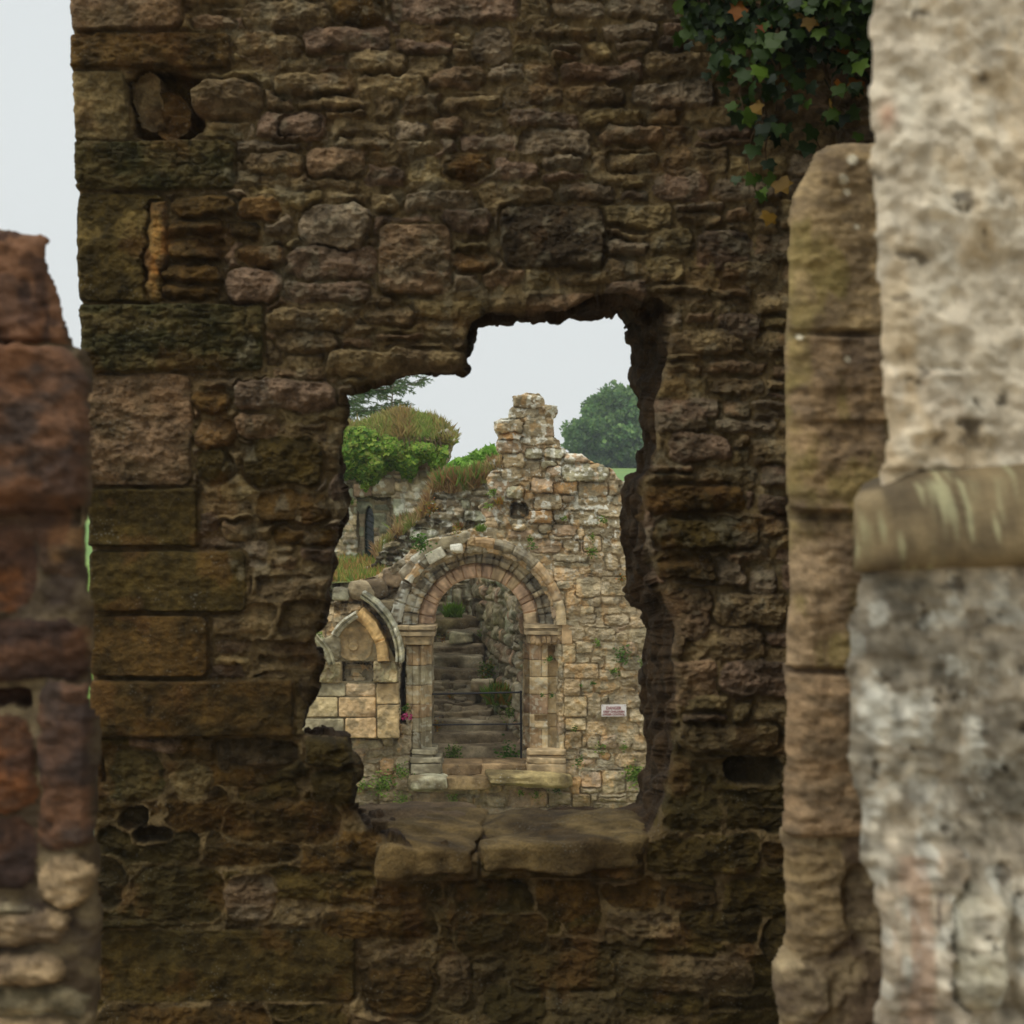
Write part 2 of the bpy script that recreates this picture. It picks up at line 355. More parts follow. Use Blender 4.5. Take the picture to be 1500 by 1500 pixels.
# ---------------------------------------------------------------- other shape helpers
def block(c, size, n=10, e=.22, amp=.02, sc=.25, seed=0, rot=0, cols=((130, 110, 85), (110, 92, 70)), rx=0, ry=0):
    """rough rounded block -> V,F,col"""
    V = []; Fc = []; 
    g = np.linspace(-1, 1, n + 1); A, B = np.meshgrid(g, g)
    off = 0
    for ax in range(3):
        for sg in (-1, 1):
            P = np.zeros((n + 1, n + 1, 3)); P[..., ax] = sg; P[..., (ax + 1) % 3] = A * sg; P[..., (ax + 2) % 3] = B
            V.append(P.reshape(-1, 3)); ii, jj = np.meshgrid(np.arange(n), np.arange(n), indexing='ij'); q = off + ii * (n + 1) + jj
            Fc.append(np.stack([q, q + 1, q + n + 2, q + n + 1], -1).reshape(-1, 4)); off += (n + 1) ** 2
    V = np.concatenate(V); Fc = np.concatenate(Fc)
    pw = 1 / max(e, .01) * 1.3 + 2
    r = (np.abs(V) ** pw).sum(1) ** (1 / pw); V = V / r[:, None]
    nn = V / np.linalg.norm(V, axis=1)[:, None]
    V = V * (np.array(size) / 2)
    a = V[:, 0] + V[:, 1] * .7 + seed; b = V[:, 2] + V[:, 1] * .9 + seed * .37
    dn = fbm(a, b, sc, 4, seed % 97) * amp + fbm(V[:, 1] + seed, a * .6 + b, sc * 2, 2, seed % 53) * amp
    V = V + nn * dn[:, None]
    f = ss(-.6, .6, fbm(a, b, sc * 1.2, 4, seed % 31 + 3))[:, None]; col = lin(cols[0]) * f + lin(cols[1]) * (1 - f)
    col = col * (1 + .25 * fbm(a, b, sc * .3, 3, seed % 17))[:, None]
    cx, sx = cos(rx), sin(rx); cy, sy = cos(ry), sin(ry); cz, sz = cos(rot), sin(rot)
    R = np.array([[cz, -sz, 0], [sz, cz, 0], [0, 0, 1]]) @ np.array([[cy, 0, sy], [0, 1, 0], [-sy, 0, cy]]) @ np.array([[1, 0, 0], [0, cx, -sx], [0, sx, cx]])
    return V @ R.T + np.array(c), Fc, col
def join(parts):
    off = 0; V = []; Fc = []; cc = []
    for v, f, c in parts: V.append(v); Fc.append(f + off); cc.append(c); off += len(v)
    return np.concatenate(V), np.concatenate(Fc), np.concatenate(cc)
def pxblock(x0, y0, x1, y1, D, dep, seed, cols, e=.12, amp=.012, n=12, sc=.25, ry=0):
    a = W(x0, y0, D); b = W(x1, y1, D)
    return block(((a[0] + b[0]) / 2, D + dep / 2, (a[2] + b[2]) / 2), (b[0] - a[0], dep, a[2] - b[2]), n, e, amp, sc, seed, cols=cols, ry=ry)

def sweep(name, path, prof, parent, mat, cols, seed=1, joints=(), amp=.006, lichen=None, jd=.02, back=.35):
    """path: list of (point px, outward normal px); prof: list of (out px, proud metres). Joints: path indices of voussoir joints."""
    D = path[0][4] if len(path[0]) > 4 else 27.
    P = np.array([p[:4] for p in path], float); n = len(P); m = len(prof); k = D / F
    pr = list(prof) + [(prof[-1][0], prof[-1][1] - back), (prof[0][0], prof[0][1] - back)]
    Vs = np.zeros((n, len(pr), 3)); jt = np.zeros(n); vid = np.zeros(n, int)
    js = sorted(joints)
    for i in range(n):
        vid[i] = sum(1 for q in js if q <= i)
        jt[i] = max([math.exp(-((i - q) / .9) ** 2) for q in js] + [0])
    R = np.random.default_rng(seed); vo = R.uniform(-1, 1, 200); vc = R.integers(0, len(cols), 200); vb = R.uniform(.8, 1.2, 200); vt = R.uniform(-1, 1, 200)
    col = np.zeros((n, len(pr), 3))
    for j, (o_, h_) in enumerate(pr):
        a = P[:, 0] + P[:, 2] * o_; b = P[:, 1] + P[:, 3] * o_
        hh = h_ - jt * jd * (j < m) + vo[vid] * amp * 1.2 * (j < m) + fbm(a, b, 9, 3, seed) * amp
        a = a + fbm(a + 50, b, 12, 2, seed + 4) * amp * 70; b = b + fbm(a, b + 90, 12, 2, seed + 6) * amp * 70
        Vs[:, j] = np.stack([(a - 750) * k, D - hh, EYE - (b - 750) * k], 1)
        c = np.array([(lin(cols[vc[v]][0])) for v in vid]); c2 = np.array([(lin(cols[vc[v]][1])) for v in vid])
        f = ss(-.6, .6, fbm(a, b, 10, 4, seed + 9))[:, None]; c = (c * f + c2 * (1 - f)) * vb[vid][:, None]
        c = c * (1 + .25 * fbm(a, b, 4, 2, seed + 2))[:, None]
        if lichen is not None:
            l_ = lichen(a, b)[:, None] * ss(-.1, .25, fbm(a, b, 7, 3, seed + 21))[:, None]; c = c * (1 - l_) + lin((205, 203, 190)) * l_
        col[:, j] = c
    mm = len(pr); idx = np.arange(n * mm).reshape(n, mm); Fs = []
    for j in range(mm):
        j2 = (j + 1) % mm; Fs.append(np.stack([idx[:-1, j], idx[1:, j], idx[1:, j2], idx[:-1, j2]], 1))
    Fl = [f.tolist() for f in np.concatenate(Fs)]; Fl += [idx[0, :].tolist(), idx[-1, ::-1].tolist()]
    return mkmesh(name, Vs.reshape(-1, 3), Fl, col.reshape(-1, 3), mat, parent, smooth=False)
def arc(cx, cy, r, a0, a1, n, D=27.):
    out = []
    for i in range(n + 1):
        a = radians(a0 + (a1 - a0) * i / n); out.append((cx + r * cos(a), cy - r * sin(a), cos(a), -sin(a), D))
    return out
def line(x0, y0, x1, y1, nx, ny, n, D=27.):
    return [(x0 + (x1 - x0) * i / n, y0 + (y1 - y0) * i / n, nx, ny, D) for i in range(n + 1)]

def tube(pts, rad, n=7):
    P = np.array(pts, float); m = len(P); rad = np.broadcast_to(rad, (m,))
    T_ = np.gradient(P, axis=0); T_ /= np.linalg.norm(T_, axis=1)[:, None] + 1e-9
    up = np.array([.13, .31, .94]); A = np.cross(T_, up); A /= np.linalg.norm(A, axis=1)[:, None] + 1e-9; B = np.cross(T_, A)
    th = np.arange(n) * 2 * pi / n
    V = P[:, None] + rad[:, None, None] * (A[:, None] * np.cos(th)[None, :, None] + B[:, None] * np.sin(th)[None, :, None])
    idx = np.arange(m * n).reshape(m, n); r = np.roll(idx, -1, 1)
    Fc = np.stack([idx[:-1], idx[1:], r[1:], r[:-1]], -1).reshape(-1, 4)
    return V.reshape(-1, 3), Fc

DIAMOND = np.array([(0, 0, 0), (.32, .45, .06), (0, 1, -.05), (-.32, .45, .06)])
BLADE = np.array([(-.04, 0, 0), (.04, 0, 0), (.03, .6, .02), (-.02, 1, .1)])
IVY = np.array([(0, .12, 0), (.22, 0, -.03), (.5, .1, -.05), (.42, .38, .0), (.55, .62, -.06), (.25, .66, .02), (0, 1, -.08),
                (-.25, .66, .02), (-.55, .62, -.06), (-.42, .38, 0), (-.5, .1, -.05), (-.22, 0, -.03)])
def leaves(P, dirs, nrm, size, tmpl, col):
    """tmpl in (side, along, normal); one polygon a leaf"""
    P = np.asarray(P); n = len(P)
    a = dirs / (np.linalg.norm(dirs, axis=1)[:, None] + 1e-9); s_ = np.cross(a, nrm); s_ /= np.linalg.norm(s_, axis=1)[:, None] + 1e-9
    nn = np.cross(s_, a); size = np.broadcast_to(size, (n,))
    V = P[:, None] + size[:, None, None] * (tmpl[None, :, 0:1] * s_[:, None] + tmpl[None, :, 1:2] * a[:, None] + tmpl[None, :, 2:3] * nn[:, None])
    m = len(tmpl); Fc = np.arange(n * m).reshape(n, m); return V.reshape(-1, 3), Fc, np.repeat(col, m, 0)
def rnd_dirs(n, R): v = R.normal(size=(n, 3)); return v / np.linalg.norm(v, axis=1)[:, None]
def mixcols(cols, n, R, var=.25):
    c = np.array([lin(q) for q in cols]); i = R.integers(0, len(c), n); return c[i] * R.uniform(1 - var, 1 + var, (n, 1))

def tuft(name, px, py, D, r_px, n, cols, seed, label, cat='plant', group=None, kind='leaf', lift=.06, hp=None):
    """small plant rooted in a joint of masonry"""
    R = np.random.default_rng(seed); k = D / F; r = r_px * k; hz = (hp or r_px) * k
    c = W(px, py, D); st = 0.02
    if kind == 'leaf':
        P = np.stack([R.normal(0, .42 * r, n), -np.abs(R.normal(0, .35 * r, n)) - .01, R.normal(0, .42 * hz, n) + .1 * hz], 1) + c
        d = rnd_dirs(n, R); d[:, 2] = np.abs(d[:, 2]) * .4 - .1; d[:, 1] -= .5
        V, Fc, cc = leaves(P, d, rnd_dirs(n, R) * .7 + np.array([0, -1, .6]), R.uniform(.5, 1, n) * max(.04, r * .35), DIAMOND, mixcols(cols, n, R))
    else:
        P = np.stack([R.normal(0, .3 * r, n), -np.abs(R.normal(0, .2 * r, n)), R.uniform(-.1, .1, n) * hz], 1) + c
        d = np.stack([R.normal(0, .45, n), R.normal(-.25, .3, n), R.uniform(.6, 1.2, n)], 1)
        V, Fc, cc = leaves(P, d, np.tile([0, -1., .3], (n, 1)), R.uniform(.5, 1.1, n) * hz * 1.5, BLADE * np.array([1.6, 1, 1]), mixcols(cols, n, R))
    # short stems
    sv = []; 
    for i in range(min(6, n)):
        sv.append(tube([c + np.array([0, .02, 0]), (c + P[i]) / 2 + np.array([0, -.01, 0]), P[i]], [.004, .003, .002], 4))
    o = mkmesh(name, V, Fc, cc, M_FOL, None, smooth=False); tag(o, label, cat, group)
    off = 0; VV = []; FF = []
    for v, f in sv: VV.append(v); FF.append(f + off); off += len(v)
    st = mkmesh('stem', np.concatenate(VV), np.concatenate(FF), np.tile(lin((90, 95, 50)), (off, 1)), M_FOL, o)
    return o
# ================================================================ GROUND
gx_ = np.concatenate([np.linspace(-260, -30, 38)[:-1], np.linspace(-30, 30, 121), np.linspace(30, 260, 38)[1:]])
gy_ = np.concatenate([np.linspace(-30, 60, 181), np.linspace(60, 300, 50)[1:]])
GX, GY = np.meshgrid(gx_, gy_)
def ground_z(x, y):
    z = -.75 + .75 * ss(10, 20, y) + 0 * x
    z = z - 2.55 * ss(10, 20, y) + 3.2 * ss(34, 38, y)
    z = z + 4.65 * np.clip((y - 38) / 132, 0, 1) + 2.5 * ss(190, 420, y)
    return z + .08 * fbm(x, y, 14, 3, 4) * ss(2, 6, np.abs(y - 5)) * ss(170, 90, y)
GZ = ground_z(GX, GY)
gi = np.arange(GX.size).reshape(GX.shape)
gF = np.stack([gi[:-1, :-1], gi[:-1, 1:], gi[1:, 1:], gi[1:, :-1]], -1).reshape(-1, 4)
f_ = ss(-.5, .5, fbm(GX, GY, 9, 4, 12))[..., None]
gcol = lin((92, 128, 52)) * f_ + lin((112, 138, 60)) * (1 - f_)
e_ = ss(30, 25, GY + 2 * fbm(GX, GY, 5, 3, 2))[..., None]; gcol = gcol * (1 - e_) + e_ * lin((136, 122, 100))
m_g, n, l, b = nodes('grass_ground')
at = n.new('ShaderNodeAttribute'); at.attribute_name = 'Col'; tc = n.new('ShaderNodeTexCoord'); nz = n.new('ShaderNodeTexNoise'); nz.inputs['Scale'].default_value = 9; nz.inputs['Detail'].default_value = 8
l.new(tc.outputs['Object'], nz.inputs['Vector']); mr = n.new('ShaderNodeMapRange'); mr.inputs['To Min'].default_value = .55; mr.inputs['To Max'].default_value = 1.45; l.new(nz.outputs['Fac'], mr.inputs['Value'])
sc = n.new('ShaderNodeVectorMath'); sc.operation = 'SCALE'; l.new(at.outputs['Color'], sc.inputs[0]); l.new(mr.outputs[0], sc.inputs['Scale']); l.new(sc.outputs[0], b.inputs['Base Color']); b.inputs['Roughness'].default_value = .95
g = mkmesh('ground', np.stack([GX, GY, GZ], -1).reshape(-1, 3), gF, gcol.reshape(-1, 3), m_g); tag(g, kind='structure')

# ================================================================ MAIN WALL with the broken window
PM = {'br': ((126, 108, 80), (96, 80, 60)), 'pu': ((126, 104, 88), (90, 75, 62)), 'or': ((122, 94, 60), (88, 66, 42)), 'gn': ((60, 56, 32), (84, 72, 44)),
      'tn': ((134, 116, 84), (98, 84, 58)), 'gy': ((134, 118, 100), (96, 83, 68)), 'pk': ((130, 106, 84), (94, 78, 58)), 'ol': ((76, 62, 30), (60, 49, 22)),
      'ob': ((88, 66, 34), (60, 46, 22)), 'dk': ((74, 62, 46), (56, 46, 34))}
HOLE = [  # front x,y -> back x,y as seen
 (503,575,488,566),(540,560,540,540),(600,548,600,528),(660,543,660,523),(679,541,672,520),(681,520,676,505),(683,490,684,484),(690,470,694,474),(712,456,712,468),
 (760,452,762,468),(830,456,832,468),(862,436,862,466),(885,430,885,464),(930,432,902,466),(966,436,916,474),(985,450,923,487),(980,490,925,510),(976,530,922,540),
 (968,560,917,566),(962,585,930,581),(960,625,937,620),(962,660,941,660),(955,690,938,694),(942,706,915,700),(944,745,918,740),(948,800,915,800),(962,850,920,862),
 (975,880,935,886),(988,920,945,922),(985,960,944,962),(992,1000,946,1003),(988,1050,945,1050),(985,1100,946,1100),(975,1160,945,1158),(962,1200,936,1178),
 (945,1225,885,1186),(880,1236,800,1197),(790,1246,700,1202),(700,1250,640,1194),(620,1244,560,1188),(545,1225,510,1183),(512,1180,500,1178),(522,1150,505,1150),
 (526,1122,510,1122),(508,1080,495,1082),(446,1077,436,1078),(441,1070,428,1066),(446,1040,430,1040),(453,1010,436,1008),(466,970,446,968),(461,940,444,940),(469,905,452,905),
 (486,850,470,850),(491,800,475,800),(500,765,485,765),(509,745,492,745),(500,712,485,712),(495,695,480,695),(500,640,484,640)]
hand = [
 (104,-60,268,49,.06,'pk',.2,0,1),(104,52,340,105,.055,'ob',.2),(106,108,189,206,.05,'tn',.15,0,1),(192,107,300,203,-.10,'ob',.3),(215,138,280,202,-.01,'ob',.8),(196,112,236,190,-.03,'br',.7),
 (108,207,345,279,.07,'gn',.15),(112,283,240,444,.05,'ol',.12,0,1),(214,290,246,442,.055,'or',.3),(116,447,388,545,.075,'gn',.12),(124,548,284,712,.045,'pk',.12),
 (128,715,292,801,.065,'ol',.1,0,1),(130,806,366,896,.06,'ol',.18,0,1),(130,900,310,991,.06,'ob',.2,0,1),(132,995,431,1078,.075,'ob',.1,0,1),
 (280,120,385,177,.09,'br',1),(432,300,548,366,.085,'gy',1),(325,392,414,443,.08,'pu',.9),(415,362,556,408,.07,'pu',.5),(412,412,547,446,.07,'pu',.5),
 (556,330,662,432,.05,'pk',.2),(392,455,522,486,.07,'br',.5),(408,485,498,514,.06,'br',.6),(478,512,681,553,.06,'br',.35),(535,452,606,476,.05,'br',.6),
 (735,305,886,394,.07,'dk',.25),(667,371,726,398,.05,'or',.6),(400,107,516,142,.07,'br',.6),(508,75,598,110,.07,'br',.6),(372,163,476,205,.06,'pu',.6),(340,50,440,82,.05,'br',.6),
 (440,40,570,78,.06,'pu',.5),(360,222,444,256,.05,'br',.5),(450,214,541,262,.05,'pk',.4),(494,200,566,218,.05,'br',.5),(580,207,645,232,.05,'br',.5),(650,228,716,264,.06,'ob',.4),
 (255,288,346,320,.07,'ob',.5),(248,322,328,349,.07,'ob',.5),(248,352,330,382,.07,'ob',.5),(242,388,325,414,.07,'ob',.4),(240,418,322,443,.06,'ob',.4),
 (332,326,380,353,.05,'ob',.5),(352,357,415,391,.06,'or',.5),(348,290,410,323,.05,'or',.4),(288,555,372,572,.05,'br',.5),(342,558,492,602,.07,'pu',.4),(288,574,338,606,.05,'ob',.5),
 (288,610,350,660,.05,'or',.6),(346,606,410,642,.05,'pk',.5),(362,640,472,714,.05,'ol',.4),(290,660,346,710,.05,'ol',.6),(378,720,486,765,.06,'ob',.4),(400,775,488,800,.05,'ob',.5),
 (280,25,342,44,.05,'pk',.6),(360,5,488,44,.07,'br',.5),(492,0,560,40,.06,'ob',.5),(574,-10,760,38,.05,'pu',.3),
 (690,45,750,100,.04,'gy',.5),(640,145,732,168,.06,'br',.6),(405,165,470,200,.05,'pu',.6),
 (940,78,1080,112,.06,'br',.4),(880,185,972,212,.06,'pk',.5),(886,225,968,250,.05,'br',.5),(945,712,1088,752,.06,'ob',.3),(960,760,1115,806,.06,'ol',.5),(965,815,1050,850,.06,'ob',.4),
 (1055,1108,1150,1150,-.05,'dk',.6),(985,1060,1140,1100,.05,'br',.5),
 (145,1100,246,1172,.03,'gn',.5),(252,1116,309,1172,.035,'tn',.6),(318,1082,432,1124,.03,'dk',.4),(446,1079,520,1122,.08,'ol',.35),(455,1126,526,1180,.07,'ol',.35),
 (200,1270,330,1350,.02,'ol',.5),(148,1362,522,1466,.035,'ol',.2,0,1),(330,1175,500,1235,.02,'ob',.6),(170,1180,220,1215,-.03,'dk',.8),(195,1208,255,1232,-.02,'dk',.8),
 (120,1250,185,1330,-.02,'dk',.6),(328,1280,400,1350,.03,'gy',.5),(528,1380,636,1411,.03,'br',.5),(530,1415,632,1482,.035,'ob',.5),(640,1395,690,1480,.03,'pk',.5),
 (470,1330,640,1372,.03,'ob',.4),(552,1295,650,1322,.03,'ob',.4),(665,1340,800,1400,.03,'ob',.4),(140,1470,400,1560,.04,'ob',.3),(752,1400,900,1450,.03,'ob',.4),(910,1395,1100,1450,.035,'br',.4),
 (555,1235,702,1290,.05,'br',.2),(704,1232,944,1286,.05,'ob',.2)]
fill = [q for q in rows((100, -40, 1420, 1075), lambda y: 33 + 7 * ss(500, 900, np.array(y)), (48, 125), 5, H=(.022, .06), cols=('br', 'br', 'pu', 'gy', 'br', 'pk', 'tn'), gap=5.5, wob=12, split=.22)]
fill += [q for q in rows((100, 1095, 1420, 1560), lambda y: 52, (80, 190), 8, H=(.015, .04), cols=('ol', 'ob', 'ob', 'br', 'ol'), gap=6, wob=8)]
def mort(X, Y):
    sm = np.exp(-(((X - 400) / 75) ** 2 + ((Y - 900) / 140) ** 2)) * .055          # smeared lime mortar beside the quoins
    sm2 = ss(1090, 1200, Y) * .012 + np.exp(-(((X - 790) / 110) ** 2 + ((Y - 440) / 30) ** 2)) * .04
    return sm + sm2 + .018 * ss(-.5, .5, fbm(X, Y, 70, 3, 19))
def main_post(X, Y, H, col, sd, stn):
    # broken hollows and pitted quoins
    q = ((X < 395) & (Y > 205) & (Y < 545))
    pit = ss(.25, .6, ridge(X / 2.2, Y, 9, 2, 41)) * .012 * q * (stn > .5) * ((Y < 282) | (Y > 445))
    H = H - pit
    H = H + .008 * fbm(X / 1.3, Y, 9, 4, 63, .6) * (stn > .1) * (1 - .5 * ss(1080, 1150, Y)) * (1 - .6 * ((Y > 712) & (Y < 1080) & (X < 440))) + .006 * fbm(X, Y, 26, 4, 61) * (1 - .7 * ((Y > 712) & (Y < 1080) & (X < 440))) + .03 * fbm(X, Y, 190, 2, 62)
    lowr = ss(1080, 1150, Y)
    H = H + lowr * (.014 * ridge(X, Y, 80, 3, 71) - .008) * (stn * .4 + .6)
    # green algae and damp staining : large soft patches of real colour
    a = (ss(-.1, .7, fbm(X, Y, 170, 3, 81)) * (.10 + .55 * ss(950, 1200, Y)))[..., None]
    col = col * (1 - a) + a * lin((60, 52, 28))
    r = (ss(.35, .8, fbm(X, Y, 60, 4, 91)) * .22)[..., None]; col = col * (1 - r) + r * lin((120, 82, 48))
    p = (ss(.3, .8, fbm(X + 900, Y, 24, 3, 95)) * .3 * (Y < 900) * (X > 330))[..., None]; col = col * (1 - p) + p * lin((142, 134, 116))
    o = (np.exp(-((X - 236) / 12.) ** 2) * ss(290, 320, Y) * ss(445, 425, Y) * ss(-.4, .2, fbm(X, Y, 25, 3, 33)))[..., None]; col = col * (1 - o) + o * lin((168, 118, 66))
    t = (ss(.05, .3, sd * 0 + fbm(X, Y, 45, 3, 37)) * ((X > 118) & (X < 240) & (Y > 283) & (Y < 445)))[..., None] * .5; col = col * (1 - t) + t * lin((128, 108, 66))
    return H, col
outer = [(60,-80),(104,-80),(105,60),(109,120),(110,200),(113,300),(117,400),(121,480),(124,560),(128,620),(130,700),(130,900),(134,1000),(138,1150),(136,1300),(132,1420),(130,1640),(1440,1640),(1440,-80)]
outer = outer[1:]
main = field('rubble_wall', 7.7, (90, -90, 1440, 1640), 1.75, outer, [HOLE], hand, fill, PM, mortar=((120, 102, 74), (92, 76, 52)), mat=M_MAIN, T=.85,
             warp=5.5, warp_sc=34, rough_h=.009, edge_amp=1.8, edge_sc=22, edge_round=.045, round_w=9, prof_w=6, mort_h=mort, post=main_post, hmul=1.12, seed=3, layers=34, back_in=50, side_amp=.016, side_col=(66, 50, 33), bed=2.0)  # side_col darkens the window reveal: recess shade put into its colour
tag(main, 'tall dark brown rubble wall with a ragged broken window opening and big corner stones', 'wall')
# sill slabs
for (x0, x1, y0, sd_, cols, ry) in ((556, 702, 1243, 21, ((118, 98, 66), (72, 58, 38)), .03), (700, 948, 1238, 22, ((114, 96, 66), (72, 58, 38)), -.035)):
    a = W(x0, y0, 7.7); b = W(x1, y0, 7.7)
    v, f, c = block(((a[0] + b[0]) / 2, 7.7 + .30, a[2] - .03), (b[0] - a[0], .78, .13), 60, .16, .028, .22, sd_, cols=cols, ry=ry, rx=.02)
    mkmesh('sill_stone', v, f, c, M_MAIN, main)
v, f, c = block((W(600, 1200, 8.3)[0], 8.32, W(600, 1196, 8.3)[2] - .05), (.5, .4, .12), 26, .16, .02, .2, 25, cols=((110, 92, 72), (88, 70, 52)), ry=-.03)
mkmesh('sill_stone', v, f, c, M_MAIN, main)
# the wall turns a corner behind the pier and comes towards the camera
Xr = 1.50
rw = field('return_wall', 7.7, (0, -500, 1500, 1400), 8., [(8, -500), (1340, -500), (1340, 1390), (8, 1390)], (), (),
      rows((0, -500, 1500, 1400), lambda y: 40, (60, 150), 15, H=(.03, .07), cols=('br', 'pu', 'ob'), gap=5), PM, mortar=((112, 94, 70), (82, 68, 46)), mat=M_MAIN, parent=main, T=.5, warp=5,
      plane=(np.array([Xr, 7.85, EYE]), np.array([0., -1, 0]), np.array([-1., 0, 0]), 0), seed=17, layers=4)

# ================================================================ NEAR LEFT PIER
PN = {'a': ((74, 52, 38), (50, 36, 28)), 'b': ((98, 70, 50), (62, 50, 42)), 'c': ((104, 78, 50), (60, 50, 38)), 'd': ((168, 144, 108), (120, 102, 76)), 'e': ((140, 128, 100), (88, 80, 60)), 'f': ((106, 66, 36), (70, 48, 32))}
lo = [(-420,300),(-60,330),(0,337),(60,343),(70,352),(66,378),(80,415),(96,470),(106,506),(122,512),(129,530),(133,600),(135,680),(131,722),(126,748),(123,800),(124,850),(132,880),(133,925),(134,1000),(141,1050),(142,1180),(142,1300),(147,1360),(144,1420),(140,1500),(140,1640),(132,2100),(-420,2100)]
hl = [(-400,338,104,504,.04,'a',.15),(-300,509,131,750,.085,'b',.22),(-200,760,60,900,.0,'f',.4),(62,756,122,842,.03,'c',.4),(-200,905,128,1000,.03,'a',.4),(60,1000,140,1240,.06,'b',.3),(-200,1010,50,1042,-.06,'a',.3),
      (-200,1050,56,1190,.03,'f',.3),(-200,1195,60,1300,.02,'a',.3),(60,1245,140,1330,.05,'d',.6),(-200,1318,66,1366,.07,'e',.6),(-100,1330,110,1385,.05,'d',.6),(-200,1390,98,1440,.08,'d',.6),(-200,1445,130,1490,.03,'e',.5),(-100,1492,110,1560,.05,'d',.5)]
def lpost(X, Y, H, col, sd, stn):
    H = H + .012 * fbm(X, Y, 60, 4, 5) - .03 * ss(60, 20, np.abs(Y - 752) * 2.2) * (X < 118)
    o = (ss(.1, .5, fbm(X, Y * .6, 70, 4, 15)) * .55 * ss(1000, 900, Y))[..., None]; col = col * (1 - o) + o * lin((116, 78, 50))
    q = (ss(.15, .4, ridge(X, Y * .7, 60, 3, 8)) * (Y < 506) * .6)[..., None]; col = col * (1 - q) + q * lin((136, 98, 70))
    d = (ss(.0, .5, fbm(X, Y, 85, 3, 18)) * .55)[..., None]; col = col * (1 - d) + d * lin((56, 46, 42))
    return H, col
lp = field('stone_pier', 4.6, (-420, 290, 170, 2100), 4.0, lo, (), hl, rows((-420, 1560, 170, 2100), lambda y: 70, (90, 200), 9, cols=('a', 'c', 'e')), PN, mortar=((112, 98, 72), (70, 58, 42)), mat=M_NEAR, T=.55, facet=.2,
      warp=8, warp_sc=60, rough_h=.006, edge_amp=4, edge_sc=40, edge_round=.04, round_w=26, prof_w=12, mort_h=lambda X, Y: .012 + 0 * X, post=lpost, seed=6, layers=8, side_amp=.012, bshift=-40)
tag(lp, 'near blurred stump of reddish brown stone blocks at the left edge with pale lichened foot', 'wall')

# ================================================================ NEAR RIGHT : stone column and lichened pier
PR = {'a': ((158, 136, 98), (124, 106, 78)), 'b': ((144, 120, 88), (106, 90, 70)), 'c': ((164, 140, 108), (132, 112, 84)), 'd': ((154, 128, 96), (118, 100, 76)), 'e': ((164, 146, 112), (118, 102, 78))}
co = [(1420,205),(1290,208),(1240,210),(1212,214),(1196,226),(1180,256),(1162,288),(1157,320),(1157,420),(1153,490),(1150,520),(1150,720),(1158,762),(1156,840),(1156,960),(1151,985),(1150,1180),(1144,1226),(1150,1244),(1154,1300),(1152,1390),(1136,1415),(1132,1450),(1140,1490),(1146,1560),(1150,2300),(1420,2300)]
hc = [(1140,205,1420,487,.05,'a',.12),(1140,492,1420,752,.06,'b',.2),(1144,762,1420,978,.04,'c',.12),(1140,986,1420,1224,.045,'d',.12),(1144,1236,1240,1392,.03,'a',.4),(1128,1400,1210,1500,.05,'e',.6),(1130,1505,1420,1700,.05,'d',.2),(1236,1250,1420,1400,-.01,'e',.5)]
def cpost(X, Y, H, col, sd, stn):
    fac = np.abs(((X - 1150) * .9 + (Y - 640) * .5)) ; H = H + .012 * fbm(X, Y, 90, 3, 3) + .03 * (Y > 620) * (Y < 752) * np.clip((X - 1200 + (752 - Y) * .4) / 90, -1, 1) * -.6
    g_ = (ss(.0, .5, fbm(X, Y * .5, 60, 4, 5)) * .5 * (Y < 980))[..., None]; col = col * (1 - g_) + g_ * lin((128, 116, 58))
    d = (ss(.1, .6, fbm(X, Y, 70, 4, 25)) * .5)[..., None]; col = col * (1 - d) + d * lin((72, 58, 46))
    for (x, y, r) in ((1230, 268, 9), (1243, 240, 10), (1236, 286, 6), (1170, 494, 6), (1236, 528, 6), (1250, 336, 5)):
        q = (ss(r, r * .5, np.hypot(X - x, Y - y)) * .8)[..., None]; col = col * (1 - q) + q * lin((214, 206, 180))
    return H, col
cl_ = field('stone_column', 5.2, (1110, 195, 1420, 2300), 3.4, co, (), hc, (), PR, mortar=((150, 132, 100), (90, 74, 56)), mat=M_NEAR, facet=.2, T=.5, warp=7, warp_sc=70, rough_h=.006,
      edge_amp=3, edge_sc=50, edge_round=.07, round_w=40, prof_w=9, mort_h=lambda X, Y: .022 + 0 * X, post=cpost, seed=9, layers=8, side_amp=.01, bshift=40)
tag(cl_, 'blurred column of stacked tan and brown stone blocks with a chamfered top beside the pale pier', 'column')

PP = {'a': ((204, 192, 170), (172, 158, 136)), 'b': ((150, 138, 118), (106, 97, 82)), 'c': ((172, 150, 126), (136, 118, 98)), 'd': ((178, 172, 148), (128, 124, 104))}
po = [(1286,-600),(1284,-60),(1282,80),(1284,160),(1279,200),(1288,300),(1291,400),(1300,500),(1296,560),(1300,640),(1296,700),(1300,780),(1268,842),(1262,870),(1252,920),(1246,980),(1252,1010),(1247,1060),(1250,1100),(1262,1160),(1266,1200),(1262,1260),(1286,1300),(1290,1400),(1284,1500),(1290,1640),(1290,2900),(2150,2900),(2150,-600)]
hp = [(1270,850,1420,1140,.012,'b',.3),(1285,1240,1420,1600,.035,'c',.15),(1385,1290,1470,1480,.05,'d',.6),(1420,860,1640,1200,.012,'b',.3),(1280,540,1420,690,.02,'c',.1),(1480,1280,1700,1500,.02,'b',.3)]
